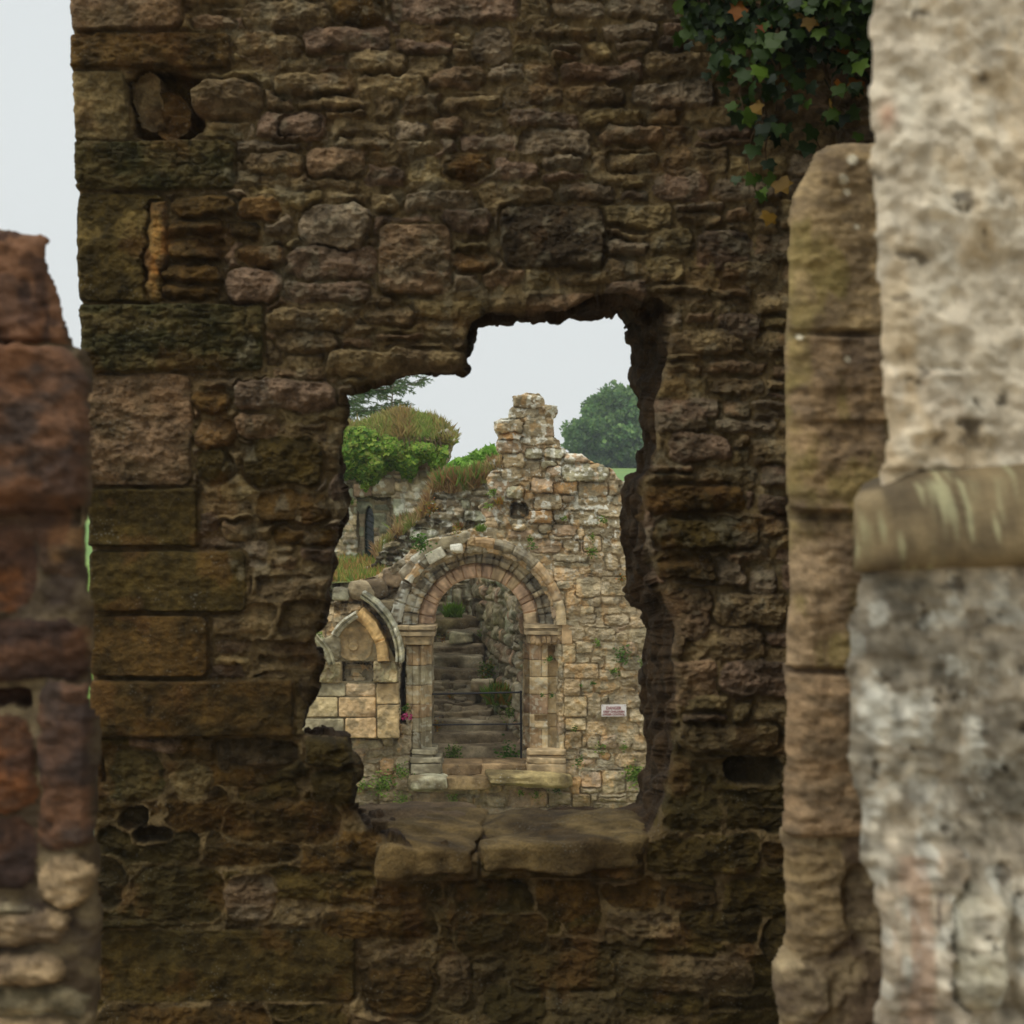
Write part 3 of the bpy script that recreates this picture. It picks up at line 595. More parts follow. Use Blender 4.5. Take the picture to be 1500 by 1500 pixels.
def ppost(X, Y, H, col, sd, stn):
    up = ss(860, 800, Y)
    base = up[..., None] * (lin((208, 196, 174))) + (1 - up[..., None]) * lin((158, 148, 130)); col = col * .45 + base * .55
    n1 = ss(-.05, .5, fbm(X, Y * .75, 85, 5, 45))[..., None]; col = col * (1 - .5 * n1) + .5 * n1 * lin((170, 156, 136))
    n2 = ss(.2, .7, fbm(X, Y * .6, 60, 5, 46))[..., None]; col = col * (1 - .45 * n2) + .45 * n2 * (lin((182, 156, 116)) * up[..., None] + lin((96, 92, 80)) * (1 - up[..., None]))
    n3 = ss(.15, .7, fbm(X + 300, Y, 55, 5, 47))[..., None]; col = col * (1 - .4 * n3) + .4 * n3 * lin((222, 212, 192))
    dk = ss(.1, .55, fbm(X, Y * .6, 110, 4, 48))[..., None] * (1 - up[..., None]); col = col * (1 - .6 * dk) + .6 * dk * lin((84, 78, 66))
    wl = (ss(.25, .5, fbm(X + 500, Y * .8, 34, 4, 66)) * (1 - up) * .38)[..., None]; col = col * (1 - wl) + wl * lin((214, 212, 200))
    n5 = ss(.6, .85, fbm(X + 77, Y, 30, 4, 50)) * ss(0, .4, fbm(X, Y + 55, 120, 2, 57)); col = col * (1 - .7 * n5[..., None]) + .7 * n5[..., None] * lin((58, 50, 40)); 
    r_ = np.exp(-((X - 1300) / 12.) ** 2 - ((Y - 170) / 22.) ** 2)[..., None]; col = col * (1 - .6 * r_) + .6 * r_ * lin((160, 100, 66))
    pk = ss(-.1, .3, fbm(X * 2.4, Y * .3, 60, 3, 52) + .25) * ((X > 1285) & (X < 1385) & (Y > 1250)); col = col * (1 - .4 * pk[..., None]) + .4 * pk[..., None] * lin((150, 112, 90))
    dr = ss(.2, .5, fbm(X * 3, Y * .4, 60, 3, 53)) * ((X > 1320) & (X < 1385) & (Y > 1300)); col = col * (1 - .75 * dr[..., None]) + .75 * dr[..., None] * lin((58, 44, 40))
    col = col * (1 + .30 * fbm(X, Y * .7, 20, 4, 58) * (1.5 - .8 * up))[..., None]
    H = H + .007 * ridge(X, Y, 34, 4, 59) + .010 * fbm(X, Y, 45, 4, 51) - .008 * n5 + .02 * fbm(X, Y, 190, 2, 54)
    return H, col
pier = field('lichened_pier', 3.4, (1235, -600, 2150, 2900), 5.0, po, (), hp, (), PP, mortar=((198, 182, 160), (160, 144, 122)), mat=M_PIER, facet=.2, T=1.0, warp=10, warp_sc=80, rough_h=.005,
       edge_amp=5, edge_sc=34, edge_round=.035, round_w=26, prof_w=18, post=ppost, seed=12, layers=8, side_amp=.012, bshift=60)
tag(pier, 'very near out of focus pier of pale lichen crusted stone filling the right edge', 'column')
# string course : chamfered moulding across the pier
Dp = 3.4; prof = [(-.045, .0), (-.034, .03), (-.02, .062), (.0, .085), (.03, .098), (.06, .1), (.085, .09), (.1, .06), (.104, .01)]
us = np.linspace(0, 1, 120); x0 = W(1262, 780, Dp)[0]; x1 = W(2150, 780, Dp)[0]; zc = W(0, 742, Dp)[2]
V = []; CL = []
pr2 = prof + [(.104, -.3), (-.045, -.3)]
for q, u in enumerate(us):
    x = x0 + (x1 - x0) * u
    for (dz, pr_) in pr2:
        n_ = float(fbm(np.array(x * 9), np.array(dz * 30), 1.2, 3, 9)) * .008; dz = dz * (min(1, .3 + u * 9) if dz < 0 else 1); taper = min(1, .25 + u * 14) 
        V.append((x - .012 * (pr_ > .05) * (q < 2), Dp - pr_ * taper - n_, zc - dz * 1.0 - .0 + (u * .10 if dz < -.01 else 0) + n_))
V = np.array(V); mm = len(pr2)
fa = ss(-.4, .5, fbm(V[:, 0] * 1000, V[:, 2] * 900, 70, 4, 5))[:, None]; cL = lin((128, 112, 82)) * fa + lin((88, 76, 56)) * (1 - fa)
st_ = (.75 * ss(.3, .6, fbm(V[:, 0] * 1000 * 2.2, V[:, 2] * 500, 26, 4, 15) - .05))[:, None]; cL = cL * (1 - st_) + st_ * lin((164, 160, 122))
idx = np.arange(len(V)).reshape(-1, mm); Fl = []
for j in range(mm): j2 = (j + 1) % mm; Fl += np.stack([idx[:-1, j], idx[1:, j], idx[1:, j2], idx[:-1, j2]], 1).tolist()
Fl += [idx[0].tolist(), idx[-1, ::-1].tolist()]
mkmesh('string_course', V, Fl, cL, M_NEAR, pier)
# ================================================================ FAR RUIN : the wall with the round arched doorway
PF = {'a': ((184, 164, 130), (146, 128, 100)), 'b': ((172, 154, 126), (134, 118, 94)), 'c': ((162, 150, 126), (124, 114, 94)), 'd': ((190, 162, 124), (150, 124, 90)), 'e': ((172, 142, 116), (132, 108, 88)),
      'f': ((146, 132, 104), (98, 88, 68)), 'o': ((190, 142, 84), (140, 100, 56)), 'g': ((156, 156, 132), (118, 116, 94)), 'h': ((204, 178, 134), (168, 142, 102)), 'k': ((86, 74, 58), (56, 48, 38))}
DA = 27.
ao = [(380,1330),(380,905),(440,893),(470,888),(492,880),(508,868),(520,852),(548,845),(566,833),(590,818),(604,803),(625,790),(650,784),(668,778),(690,775),(704,770),(712,764),(706,752),(700,742),(712,734),(722,728),(716,716),(712,702),(718,690),
      (734,688),(738,670),(735,663),(727,659),(727,646),(730,640),(725,633),(724,618),(730,614),(743,612),(745,600),(752,596),(751,582),(762,580),(768,575),(790,576),(796,582),(798,592),(816,595),(817,608),(810,611),(811,632),(812,640),(820,644),(823,655),
      (830,662),(852,666),(866,674),(874,678),(898,688),(905,698),(912,704),(1120,706),(1120,1330)]
door = [(601,1135),(601,1118),(603,1090),(605,1050),(598,1000),(594,945),(592,915)] + [(701 + 109 * cos(radians(a)), 915 - 106 * sin(radians(a))) for a in range(176, 0, -8)] + [(812,915),(818,945),(818,1090),(818,1135)]
gap = [(586,948),(598,948),(600,1000),(604,1052),(596,1062),(587,1060)]
ha = [ # spire
 (751,579,798,598,.05,'b',.3),(797,592,817,610,.10,'f',.3),(745,598,800,613,.03,'c',.3),(725,614,766,634,.12,'a',.4),(766,610,800,640,.04,'c',.3),(728,634,768,646,.10,'o',.4),(762,640,812,652,.05,'b',.3),(727,645,764,663,.12,'e',.4),
 (768,657,796,674,.08,'g',.5),(798,657,824,672,.08,'g',.5),(736,664,768,684,.05,'a',.4),(826,662,866,676,.09,'e',.6),(793,675,816,688,.10,'g',.7),(800,683,830,698,.10,'e',.7),(822,678,892,706,.14,'g',.6),(734,684,764,702,.03,'a',.4),
 (777,700,815,723,.12,'e',.25),(783,723,822,748,.12,'a',.3),(772,748,810,767,.10,'o',.3),(742,712,768,732,.12,'g',.5),(768,722,784,748,.06,'k',.4),(745,736,775,760,-.14,'k',.5),(750,768,772,778,.12,'h',.6),
 (808,706,845,724,.04,'o',.3),(846,706,890,728,.04,'b',.3),(822,725,842,736,.04,'e',.3),(811,748,832,766,.04,'f',.4),(834,750,876,772,.04,'f',.3),(790,768,808,782,.05,'c',.6),(810,768,846,784,.04,'e',.3),
 # ashlar by the arch and sign wall
 (855,785,880,808,.03,'d',.2),(880,845,918,872,.03,'a',.2),(843,846,880,874,.03,'a',.25),(848,900,872,914,.02,'b',.3),(884,900,920,915,.02,'b',.3),
 (824,942,843,970,.03,'h',.12),(826,972,876,993,.035,'d',.1),(826,994,850,1019,.03,'d',.12),(826,1020,860,1050,.03,'h',.15),(828,1052,858,1070,.03,'h',.2),(827,1072,852,1097,.03,'d',.2),(850,1098,890,1112,.03,'c',.3),
 (822,1114,845,1132,.03,'e',.15),(806,1114,846,1134,.03,'d',.1),(851,1130,880,1152,.03,'e',.2),(882,1128,916,1160,.03,'a',.2),(836,1137,850,1162,.03,'o',.3),(838,1162,864,1182,.03,'d',.2),(876,1103,892,1112,.03,'o',.4),
 # under the threshold
 (450,1082,560,1096,.03,'c',.3),(555,1110,578,1136,.05,'o',.5),(580,1106,602,1134,.02,'c',.4),(604,1160,660,1180,.02,'e',.3),(693,1166,712,1184,.02,'f',.2),(712,1165,742,1182,.04,'b',.3),(745,1156,800,1184,.03,'e',.3),(802,1160,836,1180,.03,'b',.3),
 (560,1180,700,1196,.05,'e',.3),(702,1184,900,1200,.05,'b',.3)]
fa_ = rows((380, 570, 1120, 1330), lambda y: 18, (18, 50), 31, H=(.012, .04), cols=('a', 'b', 'c', 'f', 'b', 'a', 'e', 'c', 'd'), gap=1.8, wob=4, split=.12)
LICH = lambda X, Y, sc, sd_: ss(.22, .42, fbm(X, Y, sc, 4, sd_))
def apost(X, Y, H, col, sd, stn):
    col = col * .66 + .34 * lin((158, 142, 112)) * (.75 + .35 * stn)[..., None]
    hi = ss(880, 740, Y) * .75 + .12
    l1 = (ss(.28, .5, fbm(X, Y, 7, 4, 101) + .12 * fbm(X, Y, 40, 2, 99)) * hi)[..., None]; col = col * (1 - l1) + l1 * lin((206, 203, 192))
    l2 = (ss(.1, .6, fbm(X, Y, 16, 5, 103)) * .5)[..., None]; col = col * (1 - l2) + l2 * lin((104, 98, 78))
    l3 = (ss(.4, .7, fbm(X + 40, Y, 13, 4, 105)) * .35)[..., None]; col = col * (1 - l3) + l3 * lin((196, 150, 88))
    lo_ = (ss(1145, 1185, Y) * .35 + np.exp(-((X - 560) / 60.) ** 2 - ((Y - 1150) / 50.) ** 2) * .3)[..., None]; col = col * (1 - lo_) + lo_ * lin((112, 92, 64))
    H = H + .016 * fbm(X / 1.4, Y, 7, 4, 107) + .05 * fbm(X, Y, 90, 2, 108)
    # broken core, left of the doorway and under the spire
    core = np.exp(-((X - 735) / 26.) ** 2 - ((Y - 742) / 26.) ** 2) + .9 * ss(600, 560, X) * ss(915, 880, Y) + .7 * ss(605, 590, X) * ss(960, 900, Y)
    H = H + core * (.10 * ridge(X, Y, 22, 3, 109) - .08)
    dk = (np.clip(core, 0, 1) * ss(-.3, .5, fbm(X, Y, 24, 3, 111)) * .5)[..., None]; col = col * (1 - dk) + dk * lin((92, 78, 60))
    return H, col
aw = field('arched_doorway_wall', DA, (380, 565, 1120, 1330), .85, ao, [door, gap], ha, fa_, PF, mortar=((158, 136, 102), (116, 98, 70)), mat=M_FAR, T=.9, warp=2.2, warp_sc=14, rough_h=.010,
    edge_amp=1.6, edge_sc=7, edge_round=.03, round_w=3, prof_w=2.2, domek=.08, post=apost, hmul=1.3, seed=21, layers=8, side_amp=.02, bed=1.6, gap_hand=1.2, mott=.35)
tag(aw, 'lit ruined wall with round arched doorway and a jagged stub rising on top', 'wall')
VC = [((192, 158, 124), (148, 118, 92)), ((184, 150, 120), (138, 112, 90)), ((196, 168, 128), (150, 126, 94))]
VD = [((160, 144, 114), (98, 87, 68)), ((136, 122, 98), (88, 78, 62)), ((176, 156, 120), (112, 98, 76)), ((122, 112, 92), (80, 72, 60)), ((148, 132, 104), (92, 81, 64))]
VR = [((190, 156, 108), (150, 120, 82)), ((180, 156, 116), (130, 112, 82))]
# three rings of the arch (each a moulded sweep cut by joints)
sweep('inner_arch_ring', arc(701, 915, 1, 0, 180, 230, DA), [(66, -.42), (67, -.26), (70, -.235), (78, -.225), (84, -.23), (88, -.27), (90, -.34)], aw, M_ASH, VC, 41,
      joints=[int(230 * t / 17 + (3 if t % 3 else -2)) for t in range(1, 17)], amp=.007, jd=.03, back=.6)
sweep('outer_arch_ring', arc(701, 915, 1, 0, 180, 260, DA), [(88, -.36), (89, -.14), (92, -.10), (96, -.075), (99, -.11), (102, -.09), (106, -.03), (110, -.02), (113, -.06)], aw, M_ASH, VD, 43,
      joints=[int(260 * t / 23 + (2 if t % 2 else -2)) for t in range(1, 23)], amp=.010, jd=.04, back=.5,
      lichen=lambda a, b: np.where(a < 660, .55, .12))
hoodp = [(111, -.02), (112, .06), (115, .12), (119, .15), (124, .15), (127, .11), (128, 0)]
hd1 = sweep('hood_mould', arc(701, 915, 1, 0, 92, 130, DA), hoodp, aw, M_ASH, VR + VD[:1], 45, joints=[24, 42, 66, 92, 112], amp=.006, jd=.03, lichen=lambda a, b: np.where(a > 730, .15, .1) * 1.0)
sweep('hood_mould', arc(701, 915, 1, 123, 148, 40, DA), hoodp, aw, M_ASH, VR + VD[3:4], 46, joints=[18], amp=.012, jd=.03, lichen=lambda a, b: .95 + 0 * a)
sweep('hood_mould', arc(701, 915, 1, 150, 178, 44, DA), hoodp, aw, M_ASH, VD, 47, joints=[22], amp=.012, jd=.04, lichen=lambda a, b: .7 + 0 * a)
v, f, c = join([pxblock(624, 806, 651, 822, DA - .28, .35, 71, ((196, 190, 170), (110, 100, 80)), e=.1, ry=-.5), pxblock(640, 783, 690, 800, DA - .12, .4, 72, ((208, 204, 190), (140, 128, 102)), e=.35, amp=.04, ry=-.25),
    pxblock(600, 802, 648, 820, DA - .1, .4, 73, ((204, 200, 186), (130, 118, 94)), e=.35, amp=.04, ry=-.7), pxblock(584, 826, 612, 846, DA - .12, .4, 74, ((196, 190, 172), (126, 110, 86)), e=.3, amp=.03, ry=-.8),
    pxblock(696, 774, 730, 792, DA - .05, .4, 76, ((160, 146, 118), (110, 98, 76)), e=.3, amp=.03), pxblock(660, 799, 673, 806, DA - .2, .2, 77, ((206, 202, 190), (140, 130, 108)), e=.3, amp=.04)])
mkmesh('broken_masonry', v, f, c, M_FAR, aw)

# door jambs : dressed stone in stepped orders, made of squared courses
def jamb(name, x_cols, ybs, x0, x1, y0, y1, seed, colname):
    R = random.Random(seed); hand = []; xs0, xs1 = x_cols[0][0], x_cols[-1][1]
    for i in range(len(ybs) - 1):
        cut = R.choice([None, .45, .6]); sp = [(xs0, xs1)] if cut is None else [(xs0, xs0 + (xs1 - xs0) * cut), (xs0 + (xs1 - xs0) * cut, xs1)]
        for (a, b) in sp: hand.append((a - .3 + .4 * (a > xs0), ybs[i] + .35, b + .3 - .4 * (b < xs1), ybs[i + 1] - .3, .03 + R.uniform(-.006, .006), R.choice(colname), .04, 0))
    def pp(X, Y, H, col, sd, stn):
        H, col = jpost(X, Y, H, col, sd, stn); pr = np.zeros(X.shape)
        for (a, b, q) in x_cols:
            m = (X >= a) & (X <= b); t = np.clip((X - a) / (b - a) * 2 - 1, -1, 1); pr = np.where(m, q + (.035 * np.sqrt(1 - t * t) if b - a < 9 else 0), pr)
        return H + pr - .03, col
    return field(name, DA, (x0 - 2, y0 - 2, x1 + 2, y1 + 2), .9, [(x0, y0), (x1, y0), (x1, y1), (x0, y1)], (), hand, (), PJ, mortar=((150, 128, 92), (120, 102, 74)), mat=M_ASH, parent=aw, T=1.0,
                 warp=.5, warp_sc=12, rough_h=.005, edge_amp=.7, edge_sc=9, edge_round=.03, round_w=2.5, prof_w=1.4, post=pp, seed=seed, layers=5, side_amp=.012, gap_hand=.5, mott=.2,
                 mort_h=lambda X, Y: np.full(X.shape, .008))
def base_h(X, x_cols):
    h = np.full(X.shape, -.1)
    for (a, b, q) in x_cols: h = np.where((X >= a - .5) & (X <= b + .5), q - .025, h)
    return h
PJ = {'h': ((204, 180, 136), (166, 142, 104)), 'g': ((172, 160, 128), (132, 120, 94)), 'd': ((198, 166, 120), (152, 124, 88)), 'c': ((160, 148, 120), (124, 112, 88)), 'e': ((180, 148, 112), (140, 112, 84))}
def jpost(X, Y, H, col, sd, stn):
    l2 = (ss(.1, .6, fbm(X, Y * .6, 16, 4, 203)) * .45)[..., None]; col = col * (1 - l2) + l2 * lin((116, 106, 84))
    l1 = (ss(.4, .55, fbm(X, Y, 6, 3, 205)) * .4)[..., None]; col = col * (1 - l1) + l1 * lin((200, 196, 178))
    H = H + .006 * fbm(X, Y, 7, 3, 207)
    for (x0, y0, x1, y1, d_, c_) in ((783, 1049, 802, 1058, -.12, .55), (783, 1064, 806, 1069, .05, 1), (803, 946, 816, 968, -.12, .7)):
        m = (X > x0) & (X < x1) & (Y > y0) & (Y < y1); H = np.where(m, H + d_, H)
    return H, col
jamb('left_jamb', [(594, 604, -.02), (604, 613, .0), (613, 616, -.06), (616, 620, -.01), (620, 623, -.07), (623, 633, -.16)], [946, 975, 1004, 1032, 1052, 1073, 1098], 594, 632, 944, 1098, 51, 'ggchd')
jamb('right_jamb', [(766, 775, -.30), (775, 779, -.20), (779, 790, -.16), (790, 803, -.14), (803, 818, -.24), (818, 828, .0)], [943, 968, 993, 1019, 1048, 1068, 1100], 766, 827, 941, 1101, 52, 'hhdhe')
# impost capitals: stacked mouldings
def impost(x0, x1, y0, name, seed, d0, d1):
    m = []
    for (a, b, e0, e1) in ((0, 6, 4, .10), (6, 9, 1, .04), (9, 15, 3, .08), (15, 28, -1, 0)):
        m.append(pxblock(x0 - e0, y0 + a, x1 + e0, y0 + b, DA + d0 - e1, d1, seed + a, ((178, 154, 116), (132, 114, 86)), e=.06, amp=.006, n=14, sc=.12))
    v, f, c = join(m); return mkmesh(name, v, f, c, M_ASH, aw)
impost(588, 634, 917, 'capital', 61, -.10, .7)
impost(582, 594, 917, 'capital', 66, -.12, .5)
impost(771, 822, 915, 'capital', 63, .02, .8)
v, f, c = join([pxblock(823, 914, 838, 943, DA - .08, .4, 68, ((196, 162, 116), (160, 128, 90)), e=.06, amp=.006), ])
mkmesh('hood_stop', v, f, c, M_ASH, aw)
# carved foliage lumps below the right capital
m = [pxblock(x, 931, x + 9, 943 + (i % 2) * 2, DA - .02, .2, 300 + i, ((178, 148, 108), (120, 100, 74)), e=.6, amp=.02, n=8, sc=.08) for i, x in enumerate(range(776, 818, 8))]
v, f, c = join(m); mkmesh('carved_ornament', v, f, c, M_ASH, aw)
# jamb bases
def jbase(x0, x1, y0, seed, spread, col, right=False):
    m = []
    for (a, b, e0, pr_) in ((0, 8, .4, .04), (8, 12, .1, .0), (12, 20, .9, .09), (20, 38, 1.0, .10)):
        xa, xb = (x0 - spread * e0 * .2, x1 + spread * e0) if not right else (x0 - spread * e0 * .3, x1 + spread * e0 * .3)
        m.append(pxblock(xa, y0 + a, xb, y0 + b, DA - pr_ - .05, .8, seed + a, col, e=.14, amp=.01, n=14, sc=.12))
    v, f, c = join(m); mkmesh('jamb_base', v, f, c, M_ASH, aw)
jbase(603, 634, 1098, 81, 14, ((160, 150, 124), (116, 106, 84)))
jbase(774, 828, 1099, 85, 8, ((182, 156, 116), (134, 114, 84)), True)
# thresholds
def slab(name, x0, y0, x1, y1, D, dep, seed, cols, parent, **kw):
    v, f, c = pxblock(x0, y0, x1, y1, D, dep, seed, cols, **kw); return mkmesh(name, v, f, c, M_FAR, parent)
slab('doorstep', 600, 1140, 655, 1159, DA - .42, .7, 91, ((190, 186, 160), (110, 98, 72)), aw, e=.3, amp=.03, n=26)
slab('doorstep', 652, 1137, 720, 1158, DA - .25, .7, 93, ((150, 126, 88), (116, 96, 66)), aw, e=.2, amp=.02, n=26)
slab('doorstep', 713, 1135, 837, 1153, DA - .45, .7, 92, ((156, 138, 94), (108, 94, 62)), aw, e=.25, amp=.028, n=30)
slab('doorstep', 640, 1119, 706, 1136, DA - .02, .7, 94, ((146, 120, 86), (108, 88, 62)), aw, e=.1, amp=.015, n=24)
slab('doorstep', 700, 1119, 776, 1136, DA + .02, .7, 95, ((150, 124, 90), (104, 86, 60)), aw, e=.1, amp=.015, n=24)

# ---- pointed blind arch
ba = [(446,1082),(442,1050),(450,1022),(462,1000),(456,985),(462,966),(466,938),(486,930),(492,926),(508,908),(524,899),(534,904),(552,918),(566,940),(580,967),(584,1000),(586,1082)]
hb = [(496,918,546,968,.0,'h2',.5),(500,969,548,998,-.28,'k',.1),(503,973,546,999,-.20,'f',.3),(457,969,501,1000,.10,'h',.12),(547,968,583,999,.13,'h',.12),(463,1001,506,1020,.03,'g',.2),(507,1001,551,1020,.03,'d',.25),(552,1000,585,1031,.09,'h2',.12),
      (553,1031,587,1081,.10,'h2',.15),(447,1021,495,1050,.04,'h',.12),(496,1021,551,1050,.045,'d2',.12),(442,1052,504,1080,.05,'g',.12),(506,1051,552,1081,.045,'d2',.15),(462,930,500,968,.08,'g',.3)]
PB = dict(PF); PB['h2'] = ((200, 170, 120), (150, 126, 86)); PB['d2'] = ((202, 168, 120), (164, 134, 94)); PB['h'] = ((190, 168, 122), (140, 122, 88)); PB['g'] = ((164, 152, 120), (120, 110, 86))
def bpost(X, Y, H, col, sd, stn):
    l2 = (ss(-.1, .6, fbm(X, Y, 14, 5, 303)) * .55)[..., None]; col = col * (1 - l2) + l2 * lin((108, 100, 76))
    q = ((X > 457) & (X < 500) | (X > 548) & (X < 583)) & (Y > 970) & (Y < 998)       # weathered leaf carving on the capitals
    H = H + q * (.05 * ridge(X, Y, 12, 3, 305)) + .008 * fbm(X, Y, 7, 3, 307)
    gg = (q * ss(0, .4, ridge(X, Y, 12, 3, 305)) * .4)[..., None]; col = col * (1 - gg) + gg * lin((120, 116, 78))
    r_ = (np.hypot(X - 518, Y - 946) < 7) * .04; return H + r_, col
bl = field('blind_arch', DA - .22, (436, 892, 592, 1088), .8, ba, (), hb, (), PB, mortar=((150, 132, 96), (104, 92, 66)), mat=M_ASH, T=.5, warp=1.0, warp_sc=12, rough_h=.008, edge_amp=1.0, edge_sc=8, edge_round=.03,
   round_w=3, prof_w=2.2, post=bpost, seed=25, layers=5, side_amp=.012, gap_hand=.7, bed=1.2)
tag(bl, 'small pointed blind arch of golden dressed stone left of the doorway', 'arch')
DB = DA - .3
VG = [((176, 168, 138), (112, 106, 82)), ((150, 146, 120), (96, 92, 72))]
mp = [(-7, -.02), (-6, .10), (-3, .17), (0, .13), (3, .20), (6, .18), (8, .05)]
sweep('hood_mould', arc(482, 962, 103, -4, 62, 70, DB), [(-5, -.02), (-5, .12), (-2, .18), (0, .14), (2, .20), (5, .2), (6, .05)], bl, M_ASH, VG, 55, joints=[30], amp=.008, jd=.02, lichen=lambda a, b: .35 + 0 * a)
sweep('arch_rib', arc(478, 968, 84, 0, 56, 60, DB), [(-9, .0), (-8, .06), (-3, .10), (3, .12), (8, .1), (9, .0)], bl, M_ASH, [((196, 158, 96), (150, 116, 66)), ((180, 140, 82), (130, 100, 56))], 56, joints=[22], amp=.01, jd=.02)
sweep('hood_mould', arc(548, 960, 64, 112, 152, 50, DB), [(-5, -.02), (-5, .08), (-2, .12), (0, .10), (3, .16), (5, .15), (6, .03)], bl, M_ASH, [((196, 190, 168), (140, 132, 108))], 57, joints=[22], amp=.006, jd=.02, lichen=lambda a, b: .45 + 0 * a)
sweep('hood_mould', arc(420, 985, 66, 10, 52, 40, DB), [(-5, -.02), (-4, .08), (-1, .12), (2, .08), (5, .13), (6, .02)], bl, M_ASH, VG, 58, joints=[], amp=.01)

# ---- rubble wall behind, climbing to the right
bo = [(400,1300),(400,850),(470,842),(486,838),(500,836),(530,832),(548,824),(556,806),(562,792),(590,776),(606,765),(622,748),(628,722),(634,712),(664,714),(684,712),(700,706),(710,692),(716,680),(728,670),(760,672),(775,700),(775,1300)]
bh = [(636,714,664,730,.04,'f',.3),(664,716,690,728,.04,'c',.3),(680,748,726,766,.10,'g',.25),(653,762,700,784,.05,'f',.4),(630,748,662,762,.04,'c',.4),(712,674,740,704,.06,'f',.3),(690,728,716,744,.05,'b',.3),(600,775,640,792,.09,'g',.4)]
bfill = rows((400, 665, 780, 1100), lambda y: 13, (14, 38), 61, H=(.03, .08), cols=('c', 'f', 'b', 'g', 'k'), gap=1.8, wob=4)
def b2post(X, Y, H, col, sd, stn):
    l1 = (ss(.25, .5, fbm(X, Y, 6, 4, 131)) * .75)[..., None]; col = col * (1 - l1) + l1 * lin((204, 202, 190))
    l2 = (ss(.1, .6, fbm(X, Y, 16, 4, 133)) * .6)[..., None]; col = col * (1 - l2) + l2 * lin((88, 80, 62))
    return H + .03 * fbm(X, Y, 8, 4, 137) + .06 * ridge(X, Y, 30, 3, 139), col
D2 = 29.2
bw = field('broken_back_wall', D2, (400, 660, 780, 1300), 1.1, bo, [[(632,1300),(632,800),(770,796),(770,1300)]], bh, bfill, PF, mortar=((132, 118, 90), (92, 80, 58)), mat=M_FAR, T=.35, warp=2, warp_sc=12, rough_h=.012,
   domek=.1, edge_amp=2.2, edge_sc=9, edge_round=.08, round_w=4, prof_w=3, post=b2post, seed=28, layers=6, side_amp=.02, gap_hand=1)
tag(bw, 'low broken rubble wall topped with red brown grass behind the arched doorway', 'wall')
# loose lichened rocks tumbled along its slope
for i, (x0, y0, x1, y1, c_, e_) in enumerate([(538,852,566,876,((130, 112, 86), (90, 76, 58)),.4),(516,858,548,872,((176, 160, 128), (126, 112, 88)),.2),(560,838,600,862,((140, 118, 92), (100, 84, 64)),.5),(486,862,512,880,((150, 146, 124), (90, 84, 66)),.4),
     (545,880,585,896,((130, 116, 90), (88, 76, 58)),.5),(590,838,612,850,((160, 146, 116), (106, 94, 72)),.3),(704,768,722,784,((206, 202, 190), (150, 140, 116)),.5),(750,767,772,778,((226, 222, 208), (170, 162, 140)),.5)]):
    v, f, c = pxblock(x0, y0, x1, y1, DA - .05, .5, 400 + i, c_, e=e_, amp=.04, n=16, ry=(-.3, .1, .2, 0, -.1, .3, .2, .1)[i])
    o = mkmesh('fallen_stone', v, f, c, M_FAR); tag(o, ['knobbly brown lump of stone left of the arch top', 'flat pale slab lying just above the pointed blind arch', 'broad brown boulder against the left shoulder of the round arch', 'small grey stone at the broken wall end, far left',
      'dark rounded stone between blind arch and round arch', 'small angular stone on the hood of the round arch', 'white lichened stone left of the arch crown', 'bright white stone under the dark hollow of the stub'][i], 'stone', 'loose stones on the ruin')

# ---- ivy clad wall with the lancet window, D 33
D3 = 33.
io = [(380,1100),(380,640),(470,642),(505,643),(540,643),(575,643),(600,643),(628,640),(640,634),(648,628),(654,627),(660,632),(667,640),(667,648),(662,654),(660,668),(655,676),(652,682),(656,700),(658,730),(662,770),(662,1100)]
ih = [(640,630,664,640,.08,'f',.3),(646,641,668,650,.10,'b',.3),(640,652,664,658,.06,'f',.3),(545,700,578,725,.06,'b',.2),(578,706,600,720,.04,'a',.3),(518,708,545,728,.05,'e',.2),(575,730,592,758,.03,'g',.2),(612,672,640,690,.04,'e',.3),(612,690,640,702,.04,'f',.3)]
rec = [(523,850,524,850),(523,729,524,731),(574,727,560,731),(576,765,558,768),(574,850,556,850)]
ifill = rows((380, 600, 680, 1000), lambda y: 12, (14, 40), 65, H=(.02, .05), cols=('c', 'b', 'f', 'a', 'g'), gap=1.6, wob=3)
def ipost(X, Y, H, col, sd, stn):
    l1 = (LICH(X, Y, 10, 151) * .5)[..., None]; col = col * (1 - l1) + l1 * lin((204, 202, 190)); return H + .015 * fbm(X, Y, 8, 4, 157), col
iw = field('ivy_clad_wall', D3, (380, 595, 680, 1000), 1.3, io, [rec], ih, ifill, PF, mortar=((150, 134, 104), (116, 102, 76)), mat=M_FAR, T=.6, warp=2, warp_sc=12, rough_h=.01, edge_amp=1.5, edge_sc=8, edge_round=.05,
   round_w=4, prof_w=3, post=ipost, seed=29, layers=8, side_amp=.03, gap_hand=1, side_col=(110, 98, 76))
tag(iw, 'distant grassy topped ruin wall hung with ivy above a narrow lancet window', 'wall')
# inner face of the recess with the pointed light
lan = [(533.5,858),(534,760),(535.5,750),(538,743),(540.5,740),(543,743),(546,750),(547.5,760),(547.5,858)]
field('lancet_window', D3 + .2, (512, 720, 590, 870), .9, [(514,722),(588,722),(588,868),(514,868)], [lan], (), rows((510, 720, 590, 870), lambda y: 18, (14, 30), 66, H=(.01, .03), cols=('g', 'b'), gap=1.3), PF, mortar=((140, 128, 100), (112, 102, 80)),
   mat=M_FAR, parent=iw, T=.3, warp=1, rough_h=.006, edge_amp=.4, edge_sc=9, edge_round=.02, round_w=2, prof_w=2, seed=30, layers=3, side_amp=.01)
